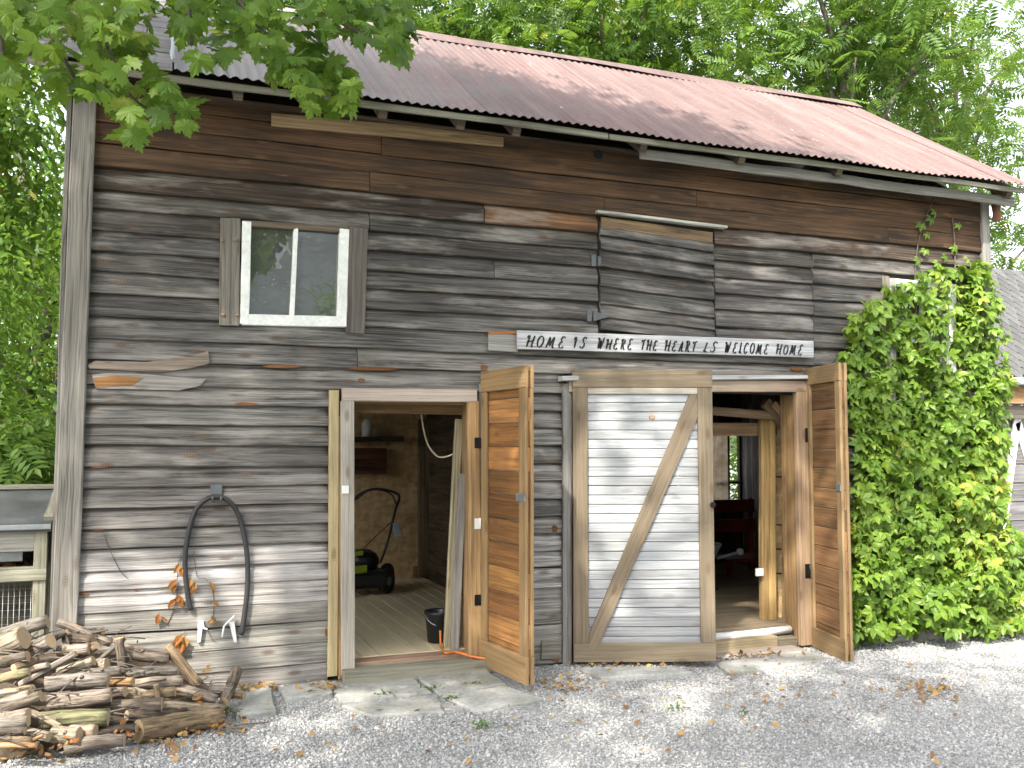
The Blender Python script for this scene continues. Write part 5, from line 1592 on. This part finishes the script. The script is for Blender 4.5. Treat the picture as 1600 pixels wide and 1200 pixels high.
tree('walnut_tree', 'walnut tree spreading behind the middle of the barn roof', (6.6, 7.2, 0), 11, .2, [((6.0, 7.2, 8.0), (2.2, 1.6, 1.6)), ((7.8, 7.0, 8.2), (1.7, 1.4, 1.4)), ((6.8, 6.8, 6.6), (2.0, 1.2, .9)), ((8.8, 7.4, 6.9), (1.2, 1.2, 1.2))], 95, 2600, pin_v, pin_f, .36, M['walnut'], .5, .38, lean=(-.4, 0))
tree('walnut_tree', 'walnut tree behind the roof beside the hanging maple branch', (3.4, 6.8, 0), 10.5, .2, [((3.2, 6.8, 7.6), (1.9, 1.5, 1.6)), ((4.6, 6.6, 7.2), (1.3, 1.2, 1.2)), ((1.4, 7.0, 7.6), (1.4, 1.2, 1.2))], 75, 2100, pin_v, pin_f, .36, M['walnut'], .5, .36, lean=(.5, .2))
tree('walnut_tree', 'walnut tree at the far right edge behind the shed', (14.2, 7.2, 0), 11, .2, [((13.6, 7.0, 8.6), (2.2, 1.8, 1.8)), ((14.6, 7.0, 5.8), (1.8, 1.5, 1.5)), ((15.5, 8, 3.6), (1.6, 1.5, 1.3))], 66, 1500, pin_v, pin_f, .36, M['walnut'], .5, .40)
tree('far_tree', 'dense green tree low behind the shingled shed roof', (12.6, 7.0, 0), 6.5, .14, [((12.2, 7.0, 4.3), (1.6, 1.2, 1.3)), ((11.4, 6.8, 3.4), (1.2, 1, 1.0)), ((13.6, 7.5, 3.6), (1.5, 1.2, 1.2))], 60, 9000, d_leaf, d_face, .14, M['willow'], .5, .34)
tree('far_tree', 'distant tree mass filling the gap above the roof ridge', (9.5, 17, 0), 13, .3, [((6, 17, 8.5), (3.5, 2, 2.5))], 50, 2600, d_leaf, d_face, .3, M['walnut'], .4, .6)
tree('bushy_shrub', 'leafy shrub growing between the hutch and the barn corner', (-1.25, 1.6, .1), 1.9, .04, [((-1.2, 1.6, 1.3), (.55, .4, .55))], 26, 5000, d_leaf, d_face, .10, M['willow'], .6, .16, 'shrub', up=.5)
# fern-like sumac leaves near the hutch
sm_ = thing('sumac_sapling', (-1.0, 1.1, .1), 'young sumac with feathery leaves above the hutch lid', 'sapling')
P = np.array([tuple(at(R_.uniform(-10, 45), R_.uniform(690, 760), 1.1)) for _ in range(26)]); k = len(P)
V, F = scatter_arrays(pin_v, pin_f, P, np.array([0, -.6, .8]) + rng.normal(0, .3, (k, 3)), rng.normal(0, .8, (k, 3)) + np.array([.2, 0, -.1]), rng.uniform(.22, .34, k))
big_mesh('foliage', V, F, M['willow'], sm_)
MB().tube(smooth([(-1.0, 1.1, .1), (-.98, 1.1, .8), at(15, 720, 1.1)], 5), .014, 6).build('stem', M['trunk'], sm_)

tree('yard_tree', 'round green tree across the yard mirrored in the upper window', (4.4, -14.6, .1), 4.6, .1, [((4.3, -14.6, 3.7), (1.5, 1.1, 1.5))], 40, 5000, d_leaf, d_face, .16, M['willow'], .4, .3)
tree('low_shrub', 'green shrub behind the barn seen through the rear window', (8.7, 5.6, 0), 2.2, .04, [((8.6, 5.6, 1.3), (1.1, .6, .9))], 30, 3500, d_leaf, d_face, .12, M['willow'], .5, .22, 'shrub')
# maple standing left of the camera; its crown shades the yard, its tips hang into view
mb = Vector((-2.4, -3.3, .1))
mt = thing('maple_tree', mb, 'maple whose leafy branches hang over the upper left of the barn', 'tree')
m = MB()
trunk = limb(m, mb - Vector((0, 0, .2)), mb + Vector((.3, -.2, 6.4)), .26, .12, 12, .03, 8)
targets = [Vector((-.2, -2.2, 4.9)), Vector((1.0, -2.1, 4.9)), Vector((1.2, -4.5, 7.2)), Vector((-1.5, -6.5, 7)), Vector((-4.2, -4.5, 7)), Vector((-3.0, -1.0, 7)), Vector((0, -3.4, 8.2)), Vector((2.0, -6.2, 7.2)), Vector((-.6, -.8, 7.5)), Vector((-4.0, -7, 6.5))]
for i, q in enumerate(targets):
    s = trunk[4 + i % 4]
    m.tube(smooth([s, s.lerp(q, .5) + Vector((0, 0, .5)), q], 5), [.085 * (1 - .075 * k) for k in range(11)], 7)
m.build('trunk', M['trunk'], mt)
POLY = [[(-30, -20), (238, -20), (236, 30), (228, 60), (232, 100), (262, 130), (300, 175), (290, 205), (250, 190), (235, 205), (212, 230), (190, 190), (160, 160), (128, 150), (112, 192), (98, 150), (80, 105), (40, 85), (12, 150), (-30, 165)],
        [(268, -20), (645, -20), (640, 85), (615, 98), (580, 80), (530, 75), (480, 75), (440, 60), (390, 70), (345, 100), (305, 88), (280, 55)],
        [(395, 60), (470, 70), (520, 95), (556, 130), (560, 165), (545, 192), (512, 172), (470, 172), (452, 140), (425, 125)]]
def samp(poly, k):
    xs_ = [p[0] for p in poly]; ys_2 = [p[1] for p in poly]; out = []
    pa = [(p[0], p[1]) for p in poly]
    while len(out) < k:
        u = rng.uniform(min(xs_), max(xs_), 200); v = rng.uniform(min(ys_2), max(ys_2), 200)
        ok = inside(u, v, pa)
        out += list(zip(u[ok].tolist(), v[ok].tolist()))
    return out[:k]
def leaf_obj(me, p, t_, n_, s, parent, name='leaf'):
    o = bpy.data.objects.new(name, me); COL.objects.link(o); par(o, parent)
    t_ = t_.normalized(); n_ = (n_ - t_ * n_.dot(t_)).normalized(); b2 = n_.cross(t_)
    o.matrix_basis = Matrix.Translation(p) @ Matrix((t_ * s, b2 * s, n_ * s)).transposed().to_4x4()
    return o
mlm = []
for k in range(3):
    v = map_v.copy(); v[:, 1] *= 1 + .08 * (k - 1); v[:, 2] *= (.6, 1.2, 2.0)[k]
    me = bpy.data.meshes.new('maple_leaf'); me.from_pydata(v.tolist(), [], map_f.tolist()); me.materials.append(M['maple']); me.update(); mlm.append(me)
hang = samp(POLY[0], 130) + samp(POLY[1], 110) + samp(POLY[2], 60)
tips = []
for (u, v) in hang:
    y = R_.uniform(-2.5, -1.75)
    p = at(u, v - 8, y)
    t_ = Vector((R_.gauss(0, .55), R_.gauss(-.25, .4), -1 + R_.uniform(-.2, .7)))
    n_ = Vector((R_.gauss(-.1, .5), -.7, R_.gauss(.7, .45)))
    leaf_obj(R_.choice(mlm), p, t_, n_, R_.uniform(.068, .108), mt)
    tips.append(p)
P = []
for poly, c in ((POLY[0], 190), (POLY[1], 190), (POLY[2], 70)):
    for (u, v) in samp(poly, c):
        P.append(tuple(at(u, v - 14, R_.uniform(-2.2, -1.3))))
P = np.array(P); k = len(P)
nr = rng.normal(0, .45, (k, 3)) + np.array([0, -.5, .8]); T = rng.normal(0, .5, (k, 3)) + np.array([0, -.2, -.8])
V, F = scatter_arrays(map_v, map_f, P, nr, T, rng.uniform(.08, .125, k))
o = big_mesh('hanging_foliage', V, F, M['maple'], mt); o['kind'] = 'stuff'
m = MB()
for pts in ([(120, -60), (150, 20), (175, 90), (205, 150), (250, 180)], [(60, -60), (70, 30), (110, 110), (135, 160)], [(330, -60), (380, 10), (430, 70), (480, 120), (530, 150)], [(420, -60), (480, 0), (540, 40), (600, 70)], [(300, -60), (295, 0), (300, 70)], [(-20, -40), (0, 60), (10, 130)]):
    m.tube(smooth([at(u, v, -2.1) for u, v in pts], 4), [.012 * (1 - .045 * i) for i in range((len(pts) - 1) * 4 + 1)], 5)
m.build('twig', M['trunk'], mt)
# unseen crown overhead, its clumps placed and weighted to shade wall and roof
def shade_crown():
    blobs = [((-2.6, -4.6, 7.2), (2.3, 2.3, 1.6), .22), ((-.7, -5.2, 7.4), (1.7, 2.0, 1.3), .16), ((-.9, -1.5, 7.3), (1.5, 1.0, .8), 2.2), ((.3, -2.1, 7.2), (1.2, .9, .7), 2.2), ((1.5, -3.1, 7.3), (1.1, .9, .7), 1.8), ((.1, -6.7, 6.9), (1.3, 1.5, 1.0), .7), ((-1.2, -2.2, 7.4), (2.1, 1.5, 1.2), 1.7), ((-1.7, -2.9, 7.2), (1.2, .7, .6), 1.8), ((-3.2, -7.4, 6.8), (2.2, 2.0, 1.4), .8), ((-.2, -8.2, 7.0), (2.2, 1.8, 1.2), .8), ((.6, -2.9, 7.6), (1.5, 1.3, 1.0), .9), ((-3.8, -2.2, 6.4), (1.6, 1.6, 1.4), 1)]
    C_ = []
    for c, r, w in blobs:
        for _ in range(int(26 * r[0] * r[1] * r[2] ** .5 / 4 * w) + 4):
            q = rng.normal(size=3); q = q / np.linalg.norm(q) * rng.uniform(.2, 1) ** .5
            C_.append(np.array(c) + q * np.array(r))
    C_ = np.array(C_)
    k = 17800
    idx = rng.integers(0, len(C_), k)
    P = C_[idx] + rng.normal(size=(k, 3)) * np.array([.36, .36, .2])
    # keep the crown above the view
    q = P - np.array(CAM)
    el = q[:, 2] / np.maximum(1e-3, q @ np.array(FW))
    front = (q @ np.array(FW)) > .3
    P = P[~(front & (el < .62))]; k = len(P)
    nr = rng.normal(0, .4, (k, 3)) + np.array([0, 0, .9]); T = rng.normal(size=(k, 3))
    lvv = np.array([(0, 0, 0), (.1, .42, -.03), (.5, .38, 0), (1, 0, -.08), (.5, -.38, 0), (.1, -.42, -.03)], float)
    lff = np.array([(0, 3, 1), (1, 3, 2), (0, 5, 3), (5, 4, 3)])
    V, F = scatter_arrays(lvv, lff, P, nr, T, rng.uniform(.11, .17, k))
    big_mesh('crown', V, F, M['maple'], mt)
shade_crown()

# creeper on the right
vb = at(1430, 985, -.1); vb.z = gz(vb.x, 0)
cr = thing('climbing_creeper', vb, 'dense five leaflet creeper climbing the right end of the wall', 'vine')
VP = [(1330, 1000), (1326, 930), (1335, 800), (1340, 700), (1330, 640), (1318, 560), (1328, 500), (1345, 475), (1370, 470), (1372, 440), (1395, 450), (1440, 430), (1470, 420), (1490, 395), (1520, 390), (1545, 420), (1570, 500), (1580, 590), (1572, 680), (1570, 800), (1600, 850), (1640, 900), (1640, 975), (1540, 990), (1430, 985)]
me = bpy.data.meshes.new('creeper_leaf'); me.from_pydata(pal_v.tolist(), [], pal_f.tolist()); me.materials.append(M['creeper']); me.update()
def thin(pts, k):
    out = []
    for u, v in pts:
        if v < 640 and R_.random() < .28: continue
        if v < 620 and 1470 < u < 1512 and R_.random() < .5: continue
        if v < 500 and R_.random() < .15: continue
        out.append((u, v))
    return out[:k]
def cpos(u, v, f):
    low = max(0, min(1, (v - 560) / 400))
    bulge = max(0, math.sin(u * .05 + v * .013) * math.sin(v * .031 - u * .017))
    y = -.05 - f * (.08 + .24 * low ** 1.5 + .15 * bulge)
    p = at(u, v, y)
    if p.x > XR: p = at(u, v, y + .05 * low + (.02))
    return p
for (u, v) in thin(samp(VP, 600), 290):
    p = cpos(u, v, R_.uniform(.75, 1.05))
    if p.z < gz(p.x, p.y) + .04: p.z = gz(p.x, p.y) + R_.uniform(.05, .2)
    t_ = Vector((R_.gauss(0, .8), R_.gauss(-.3, .35), -.6 + R_.uniform(-.4, .9)))
    n_ = Vector((R_.gauss(-.2, .5), -.8, R_.gauss(.6, .45)))
    leaf_obj(me, p, t_, n_, R_.uniform(.07, .11), cr)
pts_ = thin(samp(VP, 3400), 2900)
P = np.array([tuple(cpos(u, v, R_.uniform(.05, .9))) for u, v in pts_])
P[:, 2] = np.maximum(P[:, 2], gza(P[:, 0], P[:, 1]) + .03)
k = len(P)
nr = rng.normal(0, .55, (k, 3)) + np.array([-.1, -.7, .6]); T = rng.normal(0, .8, (k, 3)) + np.array([0, -.2, -.5])
V, F = scatter_arrays(pal_v, pal_f, P, nr, T, rng.uniform(.06, .105, k))
o = big_mesh('foliage', V, F, M['creeper'], cr); o['kind'] = 'stuff'
for pts in ([(1460, 990), (1450, 900), (1470, 780), (1440, 640), (1430, 520), (1432, 400), (1445, 345), (1462, 305)], [(1520, 985), (1530, 860), (1545, 700), (1540, 560), (1530, 420)], [(1400, 990), (1390, 850), (1380, 700), (1360, 560)], [(1480, 980), (1490, 800), (1495, 600), (1492, 400), (1488, 340)], [(1360, 990), (1350, 900), (1345, 780)]):
    MB().tube(smooth([at(u, v, -.045) for u, v in pts], 4), [.011 * (1 - .028 * i) for i in range((len(pts) - 1) * 4 + 1)], 6).build('stem', M['trunk'], cr)
for u, v in ((1440, 350), (1448, 365), (1455, 340), (1446, 390), (1460, 330), (1497, 350), (1490, 385), (1435, 405), (1465, 410), (1478, 400)):
    leaf_obj(me, at(u, v, -.07), Vector((R_.gauss(0, .5), -.2, -1)), Vector((R_.gauss(0, .3), -1, .4)), R_.uniform(.05, .075), cr)

# weeds
def weed(u, v, r, n_, label, name='weed_plant'):
    p = atg(u, v); t = thing(name, p, label, 'weed')
    P = np.array([(p.x + R_.gauss(0, r), p.y + R_.gauss(0, r * .6), gz(p.x, p.y) + .02 + abs(R_.gauss(0, r * .25))) for _ in range(n_)])
    V, F = scatter_arrays(s_leaf, s_face, P, np.array([0, -.3, 1]) + rng.normal(0, .5, (n_, 3)), rng.normal(size=(n_, 3)) + np.array([0, 0, .2]), rng.uniform(.015, .035, n_))
    big_mesh('foliage', V, F, M['grass'], t)
weed(352, 1120, .04, 45, 'small green weed at the right end of the large barked log')
weed(757, 1140, .035, 40, 'low green weed sprouting in the gravel beside the flagstones')
weed(675, 1082, .03, 30, 'tuft of grass between the two rear flagstones')
weed(738, 1075, .03, 30, 'tuft of grass on the right edge of the paving')
weed(705, 1098, .025, 24, 'small grass tuft at the front flagstone joint')
weed(600, 1092, .025, 24, 'small grass tuft at the left flagstone joint')
weed(1060, 1112, .035, 26, 'green weed in the gravel in front of the braced door')
weed(68, 1165, .05, 50, 'green leaves growing at the lower left of the firewood')
weed(120, 1118, .04, 30, 'green sprout growing between the middle logs')
weed(1505, 990, .06, 60, 'grass tuft at the foot of the creeper')
weed(1160, 1118, .02, 12, 'tiny green sprout in the open gravel')
